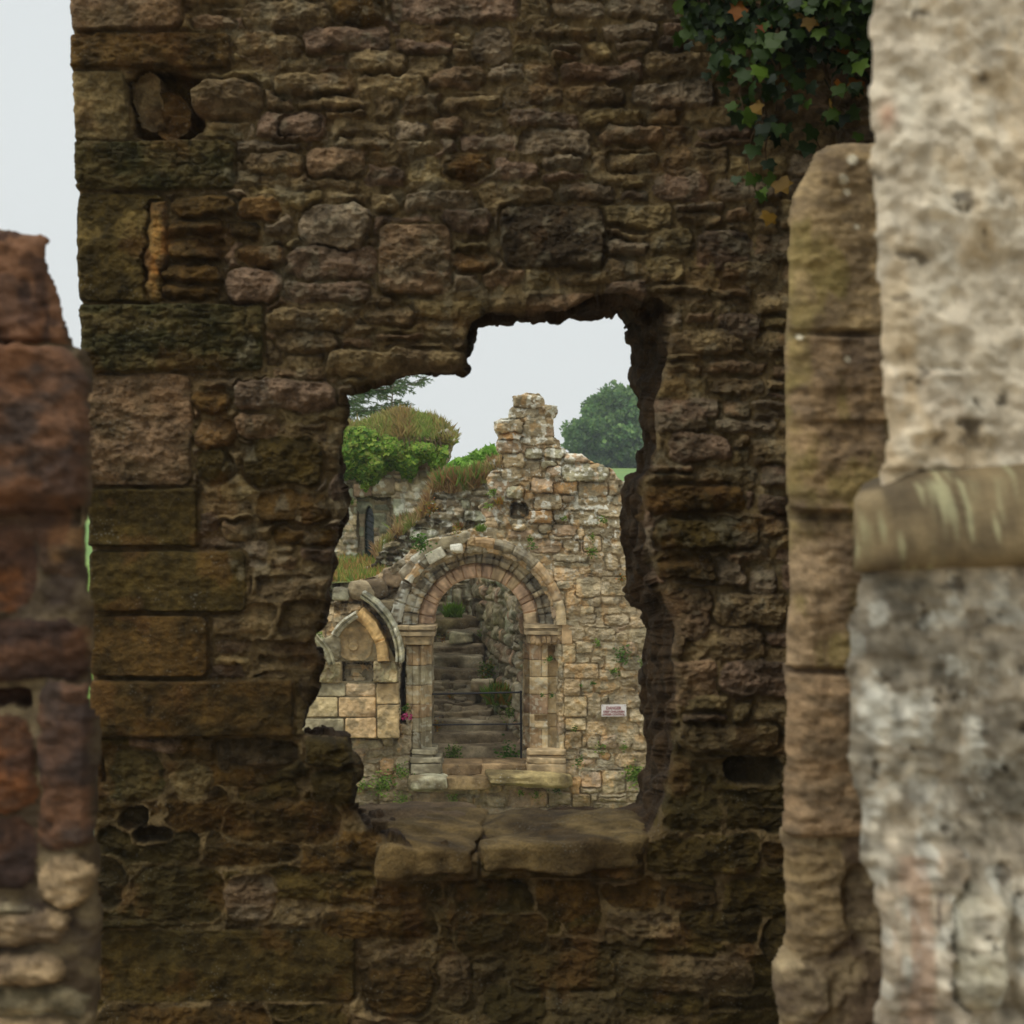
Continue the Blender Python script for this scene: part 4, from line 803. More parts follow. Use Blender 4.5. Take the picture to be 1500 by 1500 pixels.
# leaded glass behind the lancet
x0, x1 = W(532, 0, D3 + .5)[0], W(549, 0, D3 + .5)[0]; z0, z1 = W(0, 860, D3 + .5)[2], W(0, 736, D3 + .5)[2]
gm = flat_mat('dark_green_glass', (.03, .055, .035), .12)
mkmesh('glass', [(x0, D3 + .5, z0), (x1, D3 + .5, z0), (x1, D3 + .5, z1), (x0, D3 + .5, z1), (x0, D3 + .515, z0), (x1, D3 + .515, z0), (x1, D3 + .515, z1), (x0, D3 + .515, z1)], [[0, 1, 2, 3], [7, 6, 5, 4], [0, 4, 5, 1], [3, 2, 6, 7], [0, 3, 7, 4], [1, 5, 6, 2]], None, gm, iw, False)
VV = []; FF = []; off = 0
for i in range(-3, 16):
    za = z0 + (z1 - z0) * i / 12
    for sgn in ((1,) if i % 2 else (1,)):
        a = np.array([x0, D3 + .485, za + (0 if sgn > 0 else .12)]); b_ = np.array([x1, D3 + .485, za - .13 * sgn]); v, f = tube([a, b_], .007, 4); VV.append(v); FF.append(f + off); off += len(v)
mkmesh('lead_bars', np.concatenate(VV), np.concatenate(FF), np.tile(lin((150, 158, 140)), (off, 1)), M_FOL, iw)

# ---- terrace grass between the walls
def sheet(name, px0, px1, D_a, D_b, ya, yb, nx, ny, col, amp=.1):
    U_, V_ = np.meshgrid(np.linspace(0, 1, nx), np.linspace(0, 1, ny)); DD = D_a + (D_b - D_a) * V_; PY_ = ya + (yb - ya) * V_
    x = (px0 + (px1 - px0) * U_ - 750) * DD / F; z = EYE - (PY_ - 750) * DD / F + amp * fbm(x, DD, 1.2, 3, 9)
    i_ = np.arange(nx * ny).reshape(ny, nx); Fq = np.stack([i_[:-1, :-1], i_[:-1, 1:], i_[1:, 1:], i_[1:, :-1]], -1).reshape(-1, 4)
    P = np.stack([x, DD, z], -1).reshape(-1, 3); o = mkmesh(name, P, Fq, np.tile(lin(col), (len(P), 1)), m_g); tag(o, kind='structure'); return o, P
tr, TP = sheet('grass_terrace', 300, 600, 27.7, 33.2, 850, 822, 60, 40, (110, 116, 60))
tr2, TP2 = sheet('grass_slope', 582, 650, 29.5, 34.0, 800, 752, 40, 30, (120, 112, 64))

# ---- steps
stp = empty('stone_steps', W(690, 1118, 28), 'worn dark stone steps climbing behind the doorway', 'steps')
ytop = [1094, 1075, 1056, 1040, 1026, 1012, 997, 980, 962, 944, 926, 907]
xr = [768, 768, 742, 706, 698, 702, 705, 706, 707, 712, 706, 702]; xl = [615, 612, 610, 612, 612, 614, 616, 618, 620, 622, 655, 615]
for i, y in enumerate(ytop):
    D_ = 28.1 + i * .40; c_ = [((170, 152, 124), (122, 106, 84)), ((158, 140, 114), (112, 98, 78)), ((186, 172, 146), (124, 110, 88))][i % 3]
    if i == 11: c_ = ((150, 132, 98), (104, 88, 64))
    nxt = 22 if i < 6 else 20
    v, f, c = pxblock(xl[i], y, xr[i], y + nxt, D_, .55 if i < 11 else 1.4, 500 + i, c_, e=.12 if i < 3 else .25, amp=.018 if i < 3 else .04, n=34, sc=.3)
    mkmesh('step', v, f, c, M_FAR, stp)
# rubble under the upper steps, and a stone on their right
m = []
R = random.Random(5)
for i in range(60):
    x = R.uniform(620, 715); t = R.uniform(0, 1); y = 1060 - t * 150; D_ = 28.8 + t * 4.2
    m.append(pxblock(x, y, x + R.uniform(10, 26), y + R.uniform(9, 16), D_, .4, 600 + i, ((150, 134, 108), (92, 80, 64)), e=.4, amp=.03, n=6))
m.append(pxblock(690, 998, 722, 1014, 29.6, .5, 699, ((190, 176, 146), (150, 132, 104)), e=.2, amp=.02)); m.append(pxblock(658, 926, 696, 943, 31.8, .5, 698, ((186, 176, 146), (110, 100, 78)), e=.2, amp=.03))
m.append(pxblock(715, 1052, 755, 1066, 29.0, .5, 697, ((150, 136, 108), (110, 96, 74)), e=.2, amp=.02))
v, f, c = join(m); mkmesh('rubble_core', v, f, c, M_FAR, stp)
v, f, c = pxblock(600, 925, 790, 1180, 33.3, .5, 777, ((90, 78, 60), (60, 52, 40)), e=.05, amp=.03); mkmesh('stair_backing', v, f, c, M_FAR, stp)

# ---- oblique side wall right of the steps
a0 = W(772, 0, 27.9)[:2]; a1 = W(694, 0, 33.6)[:2]; U2 = np.array([a1[0] - a0[0], a1[1] - a0[1], 0.]); L_ = np.linalg.norm(U2); U2 /= L_; N2 = np.array([-U2[1], U2[0], 0.])
wpx = L_ / (30. / F)
def s2post(X, Y, H, col, sd, stn):
    l1 = (LICH(X, Y * .5, 14, 171) * .4)[..., None]; col = col * (1 - l1) + l1 * lin((190, 184, 166))
    l2 = (ss(0, .6, fbm(X, Y, 40, 4, 173)) * .5)[..., None]; col = col * (1 - l2) + l2 * lin((96, 84, 64)); return H + .03 * fbm(X, Y, 14, 4, 177), col
sw = field('stair_side_wall', 30., (0, 840, wpx, 1160), 1.6, [(0, 846), (60, 842), (130, 848), (wpx - 100, 846), (wpx - 10, 850), (wpx - 4, 1160), (0, 1160)], (), (),
   rows((0, 830, wpx, 1170), lambda y: 26, (30, 70), 67, H=(.03, .09), cols=('c', 'f', 'b', 'e', 'g'), gap=2.5, wob=4, split=.3), PF, mortar=((120, 104, 80), (84, 72, 54)), mat=M_FAR, T=.6, warp=3, warp_sc=16, rough_h=.015,
   edge_amp=3, edge_sc=12, edge_round=.06, round_w=5, prof_w=4, post=s2post, seed=33, layers=4, side_amp=.04, plane=(np.array([a0[0], a0[1], EYE]), U2, N2, 0))
tag(sw, 'rough side wall of the stair passage seen obliquely through the doorway', 'wall')
bk = field('stair_head_wall', 34.6, (600, 820, 800, 960), 1.4, [(606, 838), (660, 846), (700, 842), (740, 846), (790, 840), (790, 955), (606, 955)], (), [(686, 852, 714, 868, .15, 'g', .3), (662, 862, 676, 892, .1, 'c', .3), (640, 870, 660, 884, .08, 'f', .3)],
   rows((600, 820, 800, 960), lambda y: 13, (12, 34), 68, H=(.03, .08), cols=('c', 'f', 'b', 'e'), gap=1.8), PF, mortar=((120, 104, 80), (84, 72, 54)), mat=M_FAR, T=.6, warp=2, rough_h=.012, edge_amp=1.5, edge_sc=8, edge_round=.05, round_w=3, prof_w=3, post=s2post, seed=34, layers=4)
tag(bk, 'rubble wall at the head of the steps framed by the round arch', 'wall')

# ---- railing
rl = empty('metal_railing', W(763, 1110, 27.55), 'thin black metal railing across the foot of the steps', 'railing')
bm_ = flat_mat('black_paint', (.012, .012, .013), .45)
def bar(name, a, b, r):
    v, f = tube([W(*a), (W(*a) + W(*b)) / 2, W(*b)], r, 10); mkmesh(name, v, f, None, bm_, rl)
bar('top_rail', (606, 1017.5, 27.6), (765, 1014, 27.6), .013); bar('lower_rail', (604, 1062, 27.6), (765, 1060.5, 27.6), .011); bar('post', (763, 1013, 27.58), (763.5, 1120, 27.58), .015)
for (x, y) in ((763, 1014), (763, 1060.5)):
    v, f, c = pxblock(x - 2, y - 2.2, x + 2, y + 2.2, 27.55, .05, 5, ((20, 20, 20), (20, 20, 20)), n=3, amp=0); mkmesh('joint_plate', v, f, None, bm_, rl)

# ---- sign
sg = empty('warning_sign', W(899, 1049, DA - .1), 'small white danger sign fixed to the rubble right of the doorway', 'sign')
wm = flat_mat('sign_white', (.74, .70, .66), .4); rm_ = flat_mat('sign_red', (.30, .11, .11), .5)
Ds = DA - .14
v, f, c = pxblock(881, 1032, 917.5, 1049.5, Ds, .012, 3, ((230, 226, 218), (226, 220, 212)), e=.02, n=8, amp=0, ry=-.01); mkmesh('plate', v, f, None, wm, sg)
def text(body, x, y, hpx, D, par, mat_, wpx=None):
    cu = bpy.data.curves.new('lettering', 'FONT'); cu.body = body; cu.align_x = 'CENTER'; cu.align_y = 'CENTER'; cu.size = hpx * D / F / .7; cu.extrude = .0015; cu.offset = .0015
    o = bpy.data.objects.new('lettering', cu); C.objects.link(o); bpy.context.view_layer.update()
    dg = bpy.context.evaluated_depsgraph_get(); me = bpy.data.meshes.new_from_object(o.evaluated_get(dg)); bpy.data.objects.remove(o)
    co = np.zeros(len(me.vertices) * 3); me.vertices.foreach_get('co', co); co = co.reshape(-1, 3); w_ = co[:, 0].max() - co[:, 0].min()
    k_ = (wpx * D / F) / w_ if wpx else 1; p = W(x, y, D)
    V = np.stack([co[:, 0] * k_ + p[0], p[1] - co[:, 2] - .001, co[:, 1] + p[2]], 1)
    fl = [list(q.vertices) for q in me.polygons]; mkmesh('lettering', V, fl, None, mat_, par, False)
text('DANGER', 899, 1037.4, 4.4, Ds - .003, sg, rm_, 22); text('KEEP CHILDREN', 899.3, 1042.6, 2.9, Ds - .003, sg, rm_, 31); text('UNDER CONTROL', 899.3, 1046.7, 2.7, Ds - .003, sg, rm_, 32)
for (x, y) in ((883, 1034), (915.5, 1034), (883, 1047.5), (915.5, 1047.5)):
    v, f, c = pxblock(x - .5, y - .5, x + .5, y + .5, Ds - .008, .012, 3, ((90, 90, 90), (90, 90, 90)), n=3, e=.9, amp=0); mkmesh('screw', v, f, None, bm_, sg)
# ================================================================ PLANTS
# ---- ivy on the main wall, upper right
R = np.random.default_rng(11)
iv = empty('wall_ivy', W(1150, 10, 7.5), 'glossy dark green ivy with a few orange leaves at the top right of the wall', 'ivy')
vines = []; LP_ = []; LD = []
starts = [(1000,-60),(1040,-60),(1080,-70),(1120,-60),(1160,-70),(1200,-60),(1240,-60),(1280,-60),(1060,-40),(1100,-40),(1180,-60),(1220,-60),(1260,-60),(1300,-60),(1140,-60),(1110,-60)]
ends = [(1010,40),(1050,60),(1075,130),(1090,280),(1120,290),(1160,150),(1190,230),(1230,200),(1080,180),(1070,90),(1150,180),(1210,130),(1250,160),(1290,190),(1110,240),(1130,200)]
for (a, b) in zip(starts, ends):
    n_ = 26; t = np.linspace(0, 1, n_); x = a[0] + (b[0] - a[0]) * t + 14 * fbm(t * 5, t * 0 + a[0], 1, 3, 5); y = a[1] + (b[1] - a[1]) * t
    Dv = 7.7 - .10 - .07 * fbm(t * 3, t * 0 + a[0] * .1, 1, 2, 6) - .10 * (1 - t)
    P = np.stack([(x - 750) * Dv / F, Dv, EYE - (y - 750) * Dv / F], 1); vines.append(tube(P, np.linspace(.006, .002, n_), 6))
    for q in range(n_):
        if R.random() < (.95 if y[q] < 60 else .62):
            for _ in range(2 if y[q] < 90 else 1):
                LP_.append(P[q] + np.array([R.normal(0, .04), -.02 - abs(R.normal(0, .035)), R.normal(0, .03)])); LD.append((R.normal(0, .6), -.35, -1))
for _ in range(300):
    x = R.uniform(1150, 1300); y = -60 + abs(R.normal(0, 60)); LP_.append(W(x, y, 7.7 - R.uniform(.05, .35))); LD.append((R.normal(0, .6), -.4, -1))
LP_ = np.array(LP_); LD = np.array(LD); n_ = len(LP_)
cc = mixcols([(44, 66, 14), (34, 54, 14), (58, 80, 18), (26, 42, 12)], n_, R, .25); yel = R.random(n_) < .055; cc[yel] = mixcols([(150, 92, 26), (130, 100, 32), (134, 70, 22)], yel.sum(), R)
br = R.random(n_) < .05; cc[br] = mixcols([(86, 112, 32)], br.sum(), R)
V, Fc, c = leaves(LP_, LD, np.tile([0, -1., .35], (n_, 1)) + R.normal(0, .55, (n_, 3)), R.uniform(.035, .075, n_), IVY, cc)
mkmesh('leaves', V, Fc, c, M_LEAF, iv, False)
off = 0; VV = []; FF = []
for v, f in vines: VV.append(v); FF.append(f + off); off += len(v)
mkmesh('vines', np.concatenate(VV), np.concatenate(FF), np.tile(lin((84, 66, 44)), (off, 1)), M_BARK, iv)

# ---- ivy on the far wall (one plant), and the grass mound over it
iv2 = empty('hanging_ivy', W(560, 700, 32.7), 'bright yellow green ivy curtain hanging over the far lancet wall', 'ivy')
prof_b = np.array([(460, 716), (500, 700), (520, 692), (535, 714), (550, 700), (565, 688), (580, 680), (592, 690), (600, 700), (608, 692), (612, 672), (630, 668), (636, 700), (642, 704), (648, 680), (655, 655), (668, 640)])
n_ = 11000; x = R.uniform(440, 652, n_); top = np.interp(x, [440, 530, 560, 600, 640, 668], [622, 624, 635, 643, 650, 654]) ; bot = np.interp(x, prof_b[:, 0], prof_b[:, 1]) + 7 * fbm(x, x * 0, 8, 3, 3)
y = top + (bot - top) * R.uniform(0, 1, n_) ** .9; thick = .25 * np.sin(np.clip((y - top) / (bot - top), 0, 1) * pi) ** .5 + .06
lump = .12 * fbm(x, y, 22, 3, 8)
Dv = 32.95 - thick * R.uniform(.7, 1, n_) - lump
P = np.stack([(x - 750) * Dv / F, Dv, EYE - (y - 750) * Dv / F], 1); d = np.stack([R.normal(0, .5, n_), -R.uniform(.3, 1, n_), -R.uniform(.3, 1.2, n_)], 1)
V, Fc, c = leaves(P, d, np.tile([0, -1., .9], (n_, 1)) + R.normal(0, .5, (n_, 3)), R.uniform(.05, .10, n_), DIAMOND * np.array([1.5, 1, 1]), mixcols([(132, 164, 60), (104, 142, 46), (150, 170, 70), (84, 120, 42), (122, 132, 56)], n_, R, .35))
mkmesh('leaves', V, Fc, c, M_FOL, iv2, False)
VV = []; FF = []; off = 0
for i in range(20):
    xx = 500 + i * 7.6; yb = np.interp(xx, prof_b[:, 0], prof_b[:, 1]); v, f = tube([W(xx, 640, 32.8), W(xx + 3, (640 + yb) / 2, 32.75), W(xx, yb, 32.85)], [.015, .01, .005], 5); VV.append(v); FF.append(f + off); off += len(v)
mkmesh('vines', np.concatenate(VV), np.concatenate(FF), np.tile(lin((90, 76, 50)), (off, 1)), M_BARK, iv2)
# strand down the window reveal
def blades(name, xs_, ys_, Ds_, size, cols, seed, lean=.4, wd=1.4):
    R = np.random.default_rng(seed); n = len(xs_); P = np.stack([(xs_ - 750) * Ds_ / F, Ds_, EYE - (ys_ - 750) * Ds_ / F], 1)
    d = np.stack([R.normal(0, lean, n), R.normal(0, lean, n), R.uniform(.5, 1.2, n)], 1)
    cl_n = fbm(xs_, ys_ + Ds_ * 40, 14, 3, seed); ci = np.clip(((cl_n + 1) / 2 * len(cols) + R.normal(0, .7, n)).astype(int), 0, len(cols) - 1); cm_ = np.array([lin(q) for q in cols])[ci] * R.uniform(.7, 1.3, (n, 1))
    V, Fc, c = leaves(P, d, np.tile([0, -1., .3], (n, 1)) + R.normal(0, .3, (n, 3)), size * R.uniform(.3, 1.2, n) * (1 + .5 * cl_n) + .03, BLADE * np.array([wd, 1, 1]), cm_)
    o = mkmesh(name, V, Fc, c, M_FOL, None, False); tag(o, kind='stuff'); return o
# earth mound under the grass on top of the ivy wall
mx_ = np.linspace(470, 664, 60); md = np.linspace(32.85, 34.2, 16); MX, MD = np.meshgrid(mx_, md)
tp = np.interp(MX, [470, 500, 530, 548, 575, 600, 625, 645, 655, 664], [632, 630, 627, 620, 611, 609, 613, 626, 636, 644]); vv = (MD - 32.85) / 1.35
MY = 646 + (tp - 646) * np.sin(np.clip(vv * 1.6, 0, 1) * pi / 2) + 2 * fbm(MX, MD * 30, 14, 3, 4)
P = np.stack([(MX - 750) * MD / F, MD, EYE - (MY - 750) * MD / F], -1).reshape(-1, 3); i_ = np.arange(MX.size).reshape(MX.shape)
o = mkmesh('earth_mound', P, np.stack([i_[:-1, :-1], i_[:-1, 1:], i_[1:, 1:], i_[1:, :-1]], -1).reshape(-1, 4), np.tile(lin((116, 104, 60)), (len(P), 1)), m_g); tag(o, kind='structure')
def onmound(n, R):
    x = R.uniform(480, 664, n); v = R.uniform(0, 1, n); D_ = 32.85 + 1.35 * v; t = np.interp(x, [470, 500, 530, 548, 575, 600, 625, 645, 655, 664], [632, 630, 627, 620, 611, 609, 613, 626, 636, 644])
    return x, 646 + (t - 646) * np.sin(np.clip(v * 1.6, 0, 1) * pi / 2) + 3, D_
x, y, D_ = onmound(3200, R); ke = fbm(x, y + D_ * 30, 12, 3, 77) > -.1; x, y, D_ = x[ke], y[ke], D_[ke]; n_ = len(x)
P = np.stack([(x - 750) * D_ / F, D_, EYE - (y - 3 - 750) * D_ / F], 1); V, Fc, c = leaves(P, rnd_dirs(n_, R), rnd_dirs(n_, R) + np.array([0, -1, .5]), R.uniform(.05, .11, n_), DIAMOND * np.array([1.4, 1, 1]), mixcols([(104, 134, 54), (130, 150, 66), (84, 112, 44), (150, 140, 70)], n_, R, .35))
o = mkmesh('mound_weeds', V, Fc, c, M_FOL, None, False); tag(o, kind='stuff')
x, y, D_ = onmound(7000, R); blades('mound_grass', x, y, D_, .16, [(104, 134, 56), (126, 148, 68), (140, 154, 78), (158, 160, 90), (160, 148, 88), (156, 134, 84)], 21, lean=.6)
x = R.uniform(480, 600, 9000); v_ = R.uniform(0, 1, 9000); blades('terrace_grass', x * 0 + R.uniform(440, 572, 9000), 850 - 28 * v_ + 2, 27.7 + 5.5 * v_, .13, [(150, 156, 78), (176, 160, 92), (120, 142, 62), (170, 138, 80)], 22)
x = R.uniform(580, 655, 5000); v_ = R.uniform(0, 1, 5000); blades('rough_grass', x, 800 - 48 * v_ + 3, 29.5 + 4.5 * v_, .16, [(146, 150, 84), (172, 158, 104), (158, 128, 88), (116, 136, 62)], 26)
# red brown grass on the back wall's top slope
n_ = 6500; x = R.uniform(552, 735, n_); yt = np.interp(x, [548, 562, 590, 622, 634, 664, 700, 716, 735], [822, 792, 776, 748, 714, 714, 706, 684, 676]); D_ = R.uniform(29.1, 29.6, n_)
blades('slope_grass', x, yt + 3 + 6 * R.random(n_), D_, .13, [(120, 132, 66), (150, 144, 84), (180, 158, 110), (166, 138, 92), (150, 120, 84)], 23)
n_ = 2600; x = R.uniform(640, 712, n_); blades('bank_grass', x, 714 + np.interp(x, [640, 704], [2, -6]), R.uniform(29.1, 29.6, n_), .22, [(170, 146, 96), (146, 148, 84), (160, 124, 84), (116, 140, 66)], 24)

# ---- rooted tufts on the ruin
G1 = [(112, 142, 56), (86, 116, 44), (136, 158, 72)]; G2 = [(70, 104, 40), (92, 128, 50)]; G3 = [(156, 128, 60), (170, 110, 56), (128, 132, 60)]
wt = 'weeds rooted in the ruin joints'
TU = [(883,762,DA-.1,8,60,G1,'leaf','weed tuft near the top right of the lit wall'),(866,810,DA-.1,10,90,G1,'leaf','wide weed tuft right of the arch crown'),(868,788,DA-.1,6,40,G1,'leaf','small weed just above the wide tuft right of the arch'),
 (910,848,DA-.1,7,60,G3,'leaf','yellowish weed at the window edge level with the arch'),(912,962,DA-.1,15,110,G2,'leaf','spreading fern cluster left of the window edge'),(900,984,DA-.1,9,70,G1,'leaf','tuft just below the spreading fern cluster'),(940,972,DA-.1,7,50,G1,'leaf','small tuft right of the spreading fern cluster'),
 (876,943,DA-.1,6,40,G1,'leaf','little tuft two courses above the jointed ashlar'),(868,1001,DA-.1,3,18,G2,'leaf','tiny sprig right of the ashlar blocks'),(842,1068,DA-.1,7,40,G2,'leaf','tuft below and left of the danger sign'),
 (930,1135,DA-.12,17,300,G1,'leaf','big leafy bush at the lower right of the window view'),(848,1117,DA-.12,9,60,G2,'leaf','fern tuft right of the doorway base'),(915,1096,DA-.1,7,40,G1,'leaf','pale weed above the big leafy bush'),(880,1097,DA-.1,12,60,G1,'leaf','low creeping weed under the danger sign'),
 (804,967,DA-.05,6,40,G2,'leaf','green sprig in the notch of the right door jamb'),(808,1019,DA-.1,4,24,G2,'leaf','right one of two tiny sprigs on the right jamb'),(794,1019,DA-.1,3,20,G2,'leaf','left one of two tiny sprigs on the right jamb'),
 (817,1158,DA-.2,9,60,G2,'leaf','dark sprig hanging under the right doorstep'),(786,1165,DA-.1,9,50,G1,'leaf','spiky weed below the right doorstep'),(664,1170,DA-.12,9,80,G1,'leaf','upright weed below the gap between doorsteps'),(762,1162,DA-.1,6,40,G1,'leaf','small pale weed under the middle of the right doorstep'),
 (560,1152,DA-.15,19,220,G1,'leaf','leafy weed clump below the blind arch'),(588,1132,DA-.15,14,150,G1,'leaf','tall weed beside the left jamb base'),(588,1172,DA-.2,11,110,G1,'leaf','bright weed clump at the foot of the wall, left of the doorsteps'),(530,1150,DA-.15,11,100,G1,'leaf','weed at the left end of the clump under the blind arch'),
 (616,796,DA-.25,16,260,G2,'leaf','dark bushy creeper on the left shoulder of the arch'),(578,925,DA-.2,7,60,G2,'leaf','creeper between the blind arch and the doorway'),(722,722,DA-.1,8,90,G1,'leaf','creeper trailing down left of the stub base'),(716,742,DA-.1,7,60,G1,'leaf','lower end of the creeper left of the stub'),
 (780,800,DA-.2,7,50,G2,'leaf','small fern on the hood of the arch right of its crown'),(776,790,DA-.15,5,40,G1,'leaf','sprig just above the arch right of the crown'),(732,738,DA-.15,8,60,G3,'blade','yellow grass tuft in the hollow under the stub'),(704,778,DA-.15,9,70,G1,'blade','green grass tuft on the arch crown'),
 (668,778,DA-.2,8,60,G3,'leaf','orange moss cushion on top of the arch'),(468,948+930-948,DA-.3,6,60,G1,'leaf','small creeper left of the blind arch'),(826,760,DA-.1,5,30,G1,'leaf','sprig on the lit wall below the stub'),(850,1010-6,DA-.1,2,10,G2,'leaf','minute sprig beside the right jamb ashlar'),
 (665,905,32.6,16,260,[(130, 160, 60), (110, 146, 50)],'blade','bright green grass on the top step under the arch'),(730,1030,29.2,22,420,G1+G3[:1],'blade','tall grass beside the middle steps'),(716,985,30.6,16,300,G1+G3[:1],'leaf','yellow green bush on the stair wall'),
 (706,930,32.0,9,90,G1,'leaf','small bush by the upper steps'),(748,1045,28.7,13,160,G1,'leaf','leafy weed near the railing post'),(664,1104,27.9,14,200,G1,'leaf','green plant on the bottom step, left side'),(745,1110,27.8,20,260,G2,'leaf','dark ivy patch on the bottom step by the right jamb'),
 (640,1065,28.6,11,90,G3,'leaf','brownish weed on the lower steps behind the rail'),(660,1020,29.3,8,60,G3,'leaf','little weed on the middle steps'),(672,780-6,29.1,8,60,G3,'blade','orange grass tuft on the back wall ledge'),
 (632,744,29.0,13,160,G3,'leaf','orange bracken clump on the back wall'),(650,936,31.4,8,60,G3,'leaf','mossy weed between the upper steps'),(515,735,32.9,5,80,G1,'leaf','ivy strand at the top left of the lancet recess'),(598,760,DA*0+32.8,5,40,G1,'leaf','ivy sprig right of the lancet recess')]
TU = [q for q in TU]
for i, (px_, py_, D_, r_, n_, g_, k_, lb) in enumerate(TU):
    tuft('wall_plant' if k_ == 'leaf' else 'grass_tuft', px_, py_, D_, r_, n_, g_, 900 + i, lb, 'plant' if k_ == 'leaf' else 'grass', wt, k_)
# pink flowers in the dark gap
o = tuft('pink_flower', 594, 1038, DA - .15, 7, 60, G2, 990, 'pink flowering plant in the dark gap left of the doorway', 'flower')
R2 = np.random.default_rng(4); P = np.stack([R2.uniform(586, 603, 40), R2.uniform(1045, 1054, 40)], 1); P = np.array([W(a, b, DA - .22) for a, b in P])
V, Fc, c = leaves(P, rnd_dirs(40, R2), np.tile([0, -1., .2], (40, 1)), R2.uniform(.015, .03, 40), DIAMOND * np.array([2, 1, 1]), mixcols([(176, 60, 110), (200, 100, 140), (150, 40, 90)], 40, R2))
mkmesh('petals', V, Fc, c, M_FOL, o, False)

# ---- trees
def crown(cx, cy, cz, rx, ry, rz, nclump, per, size, cols, seed, rc=.3, bottom=-.6):
    R = np.random.default_rng(seed); P = []; cl = []
    cen = rnd_dirs(nclump, R) * R.uniform(.45, 1, (nclump, 1)) ** .6; cen = cen[cen[:, 2] > bottom]
    for q in cen:
        r = rc * R.uniform(.6, 1.25); d = rnd_dirs(per, R); d[:, 2] = d[:, 2] * .8 + .15; pts = q + d * r * R.uniform(.75, 1.05, (per, 1)); P.append(pts); cl.append(mixcols(cols, per, R, .22) * R.uniform(.8, 1.2))
    P = np.concatenate(P) * np.array([rx, ry, rz]) + np.array([cx, cy, cz]); n = len(P)
    return leaves(P, rnd_dirs(n, R), rnd_dirs(n, R) + np.array([0, -.4, .8]), R.uniform(.6, 1.2, n) * size, DIAMOND * np.array([1.6, 1, 1]), np.concatenate(cl))
def tree(name, px_, ybase, D_, hpx, wpx, label, cols, seed, ncl=150, per=130, leaf=.4, cyf=.5, rc=.22):
    b0 = W(px_, ybase, D_); k = D_ / F; h = hpx * k; w_ = wpx * k
    t = empty(name, b0.tolist(), label, 'tree')
    tr_ = [tube([b0 + np.array([0, 0, -1]), b0 + np.array([.1, 0, h * .3]), b0 + np.array([0, .1, h * .8])], [h * .04, h * .03, h * .008], 10)]
    R = np.random.default_rng(seed)
    for i in range(16):
        z = h * R.uniform(.18, .7); a = R.uniform(0, 2 * pi); L2 = w_ * .4 * R.uniform(.6, 1); p0 = b0 + np.array([0, 0, z]); p1 = p0 + np.array([cos(a) * L2, sin(a) * L2, L2 * .6]); tr_.append(tube([p0, (p0 + p1) / 2 + np.array([0, 0, L2 * .08]), p1], [h * .014, h * .009, h * .003], 6))
    VV = []; FF = []; off = 0
    for v, f in tr_: VV.append(v); FF.append(f + off); off += len(v)
    mkmesh('trunk', np.concatenate(VV), np.concatenate(FF), np.tile(lin((84, 74, 58)), (off, 1)), M_BARK, t)
    V, Fc, c = crown(b0[0], b0[1], b0[2] + h * cyf, w_ / 2, w_ / 2, h * (1 - cyf) / (1 + rc * .5), ncl, per, leaf, cols, seed, rc, -.42)
    mkmesh('crown', V, Fc, c, M_FOL, t, False); return t
tree('broadleaf_tree', 928, 686, 170, 122, 190, 'big rounded hazy green tree standing on the field edge at the right', [(104, 138, 80), (88, 122, 74), (128, 156, 90), (96, 128, 68)], 71, 520, 150, .36, .28, .15)
tree('broadleaf_tree', 1010, 694, 185, 104, 150, 'second hazy tree behind the right edge of the window opening', [(90, 134, 80), (78, 120, 74)], 72, 150, 90, .5, .3, .2)
sh = empty('elder_shrub', W(690, 716, 38).tolist(), 'light green bushy shrub between the ivy wall and the stone stub', 'shrub')
parts = [crown(*W(x, y, D_), r * D_ / F, r * D_ / F, r * .95 * D_ / F, 34, 60, .13, [(146, 186, 82), (126, 170, 66), (164, 198, 100), (104, 146, 56)], s_, .34, -.9) for (x, y, r, D_, s_) in ((712, 676, 19, 38, 1), (690, 690, 19, 38.4, 2), (672, 694, 17, 37.6, 3), (656, 700, 12, 38, 4), (700, 702, 18, 37.5, 5))]
v, f, c = join(parts); mkmesh('foliage', v, f, c, M_FOL, sh, False)
VV = []; FF = []; off = 0
for i in range(9):
    a = W(690, 735, 38); b_ = W(650 + i * 8.5, 690 - (i % 3) * 8, 38); v, f = tube([a, (a + b_) / 2 + np.array([0, 0, .05]), b_], [.03, .02, .008], 6); VV.append(v); FF.append(f + off); off += len(v)
mkmesh('branches', np.concatenate(VV), np.concatenate(FF), np.tile(lin((96, 84, 56)), (off, 1)), M_BARK, sh)

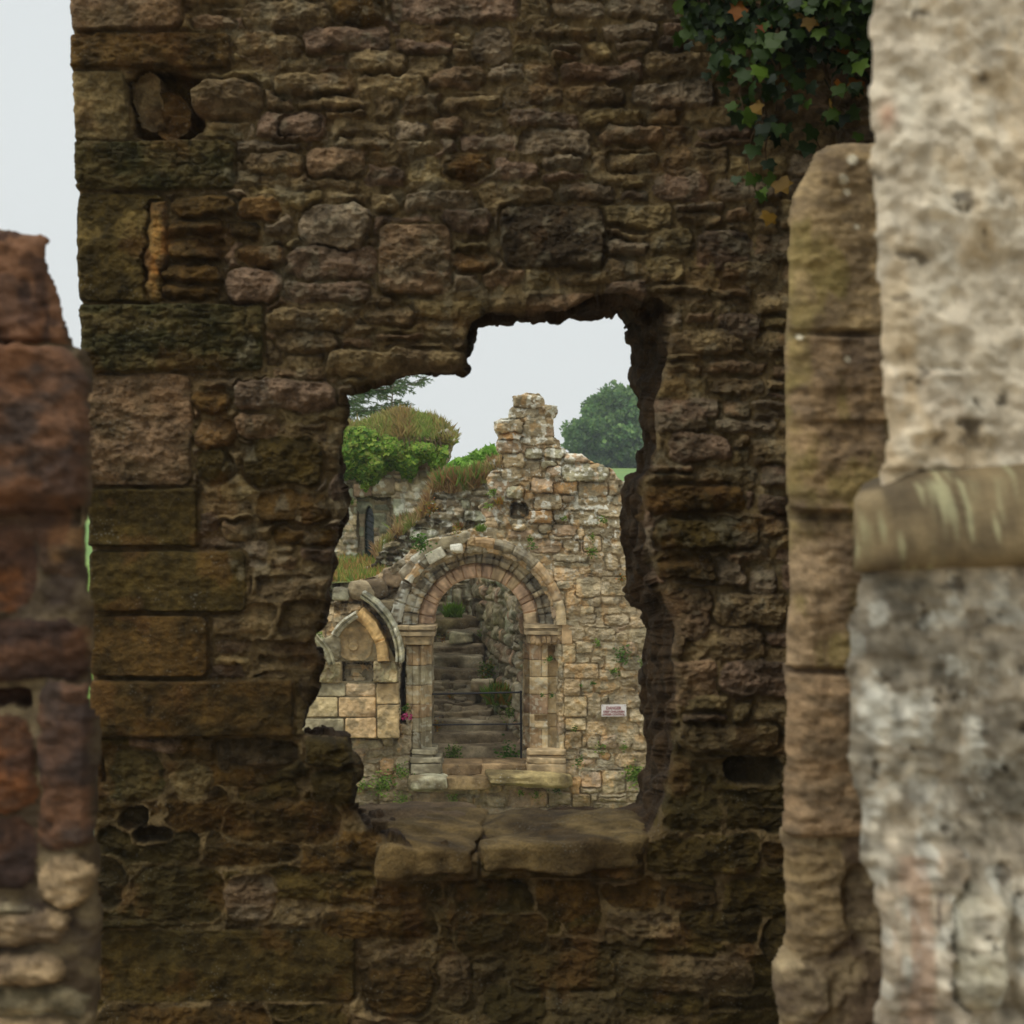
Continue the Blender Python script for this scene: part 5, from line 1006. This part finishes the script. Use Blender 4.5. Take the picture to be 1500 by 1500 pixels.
def conifer(px_, ybase, ytop, D_, reach, seed, label, n_br, up=.1, dens=1., t0=.15):
    R = np.random.default_rng(seed); b0 = W(px_, ybase, D_); h = (ybase - ytop) * D_ / F; t = empty('conifer', b0.tolist(), label, 'tree')
    tb = [tube([b0 + np.array([0, 0, -.5]), b0 + np.array([0, 0, h * .5]), b0 + np.array([.02, 0, h])], [h * .022, h * .014, .01], 8)]; NP = []; ND = []
    for i in range(n_br):
        u = t0 + (1 - t0) * i / n_br; z = h * u; a = R.uniform(0, 2 * pi); L2 = reach * (1 - u) ** .7 * R.uniform(.75, 1.1) + .15
        s_ = np.linspace(0, 1, 9); pts = b0 + np.stack([cos(a) * L2 * s_, sin(a) * L2 * s_, z + L2 * (up * s_ - .25 * s_ ** 2 + .25 * s_ ** 4)], 1); tb.append(tube(pts, np.linspace(.03, .006, 9) * max(.5, L2 / 3), 5))
        for q in range(int(14 * L2 * dens) + 3):
            s0 = R.uniform(.15, 1); p = pts[0] + (pts[-1] - pts[0]) * s0; p = np.array([np.interp(s0, s_, pts[:, j]) for j in range(3)])
            sd_ = R.choice([-1, 1]); ang = a + sd_ * R.uniform(.5, 1.1); l3 = R.uniform(.2, .6) * (1.1 - s0 * .6) * min(1, L2 / 2)
            e1 = p + np.array([cos(ang) * l3, sin(ang) * l3, -l3 * R.uniform(.0, .45)]); tb.append(tube([p, (p + e1) / 2, e1], [.007, .005, .003], 4))
            m_ = int(26 * l3 / .4) + 6; tt = R.uniform(0, 1, (m_, 1)); NP.append(p + (e1 - p) * tt); dd = (e1 - p) / l3 + rnd_dirs(m_, R) * .9; ND.append(dd)
    VV = []; FF = []; off = 0
    for v, f in tb: VV.append(v); FF.append(f + off); off += len(v)
    mkmesh('trunk', np.concatenate(VV), np.concatenate(FF), np.tile(lin((96, 88, 70)), (off, 1)), M_BARK, t)
    NP = np.concatenate(NP); ND = np.concatenate(ND); n = len(NP); V, Fc, c = leaves(NP, ND, rnd_dirs(n, R), R.uniform(.05, .10, n), BLADE * np.array([3, 1, 1]), mixcols([(104, 126, 84), (84, 108, 72), (124, 142, 98)], n, R))
    mkmesh('crown', V, Fc, c, M_FOL, t, False)
conifer(470, 700, 340, 46, 2.9, 5, 'grey green conifer with sparse drooping boughs at the upper left of the opening', 130, .15, 1.0, .25)
conifer(574, 640, 563, 44, .55, 6, 'slim young conifer tip just right of the drooping conifer', 16, .3, 1.3, .2)
tuft('dry_weed', 650, 628, 33.0, 9, 14, [(120, 130, 80), (150, 140, 90)], 991, 'spindly dry weed standing on the right end of the ivy wall', 'plant', None, 'blade')

# ---------------------------------------------------------------- the misty air
bpy.ops.mesh.primitive_cube_add(size=1, location=(0, 135, 16)); hz = bpy.context.object; hz.name = 'haze'; hz.scale = (540, 350, 46); tag(hz, kind='stuff')
hm = bpy.data.materials.new('haze'); hm.use_nodes = True; hn = hm.node_tree; hn.nodes.clear()
ho = hn.nodes.new('ShaderNodeOutputMaterial'); hp_ = hn.nodes.new('ShaderNodeVolumePrincipled'); hp_.inputs['Color'].default_value = (.86, .93, 1, 1); hp_.inputs['Density'].default_value = .0006
hn.links.new(hp_.outputs[0], ho.inputs['Volume']); hz.data.materials.append(hm)
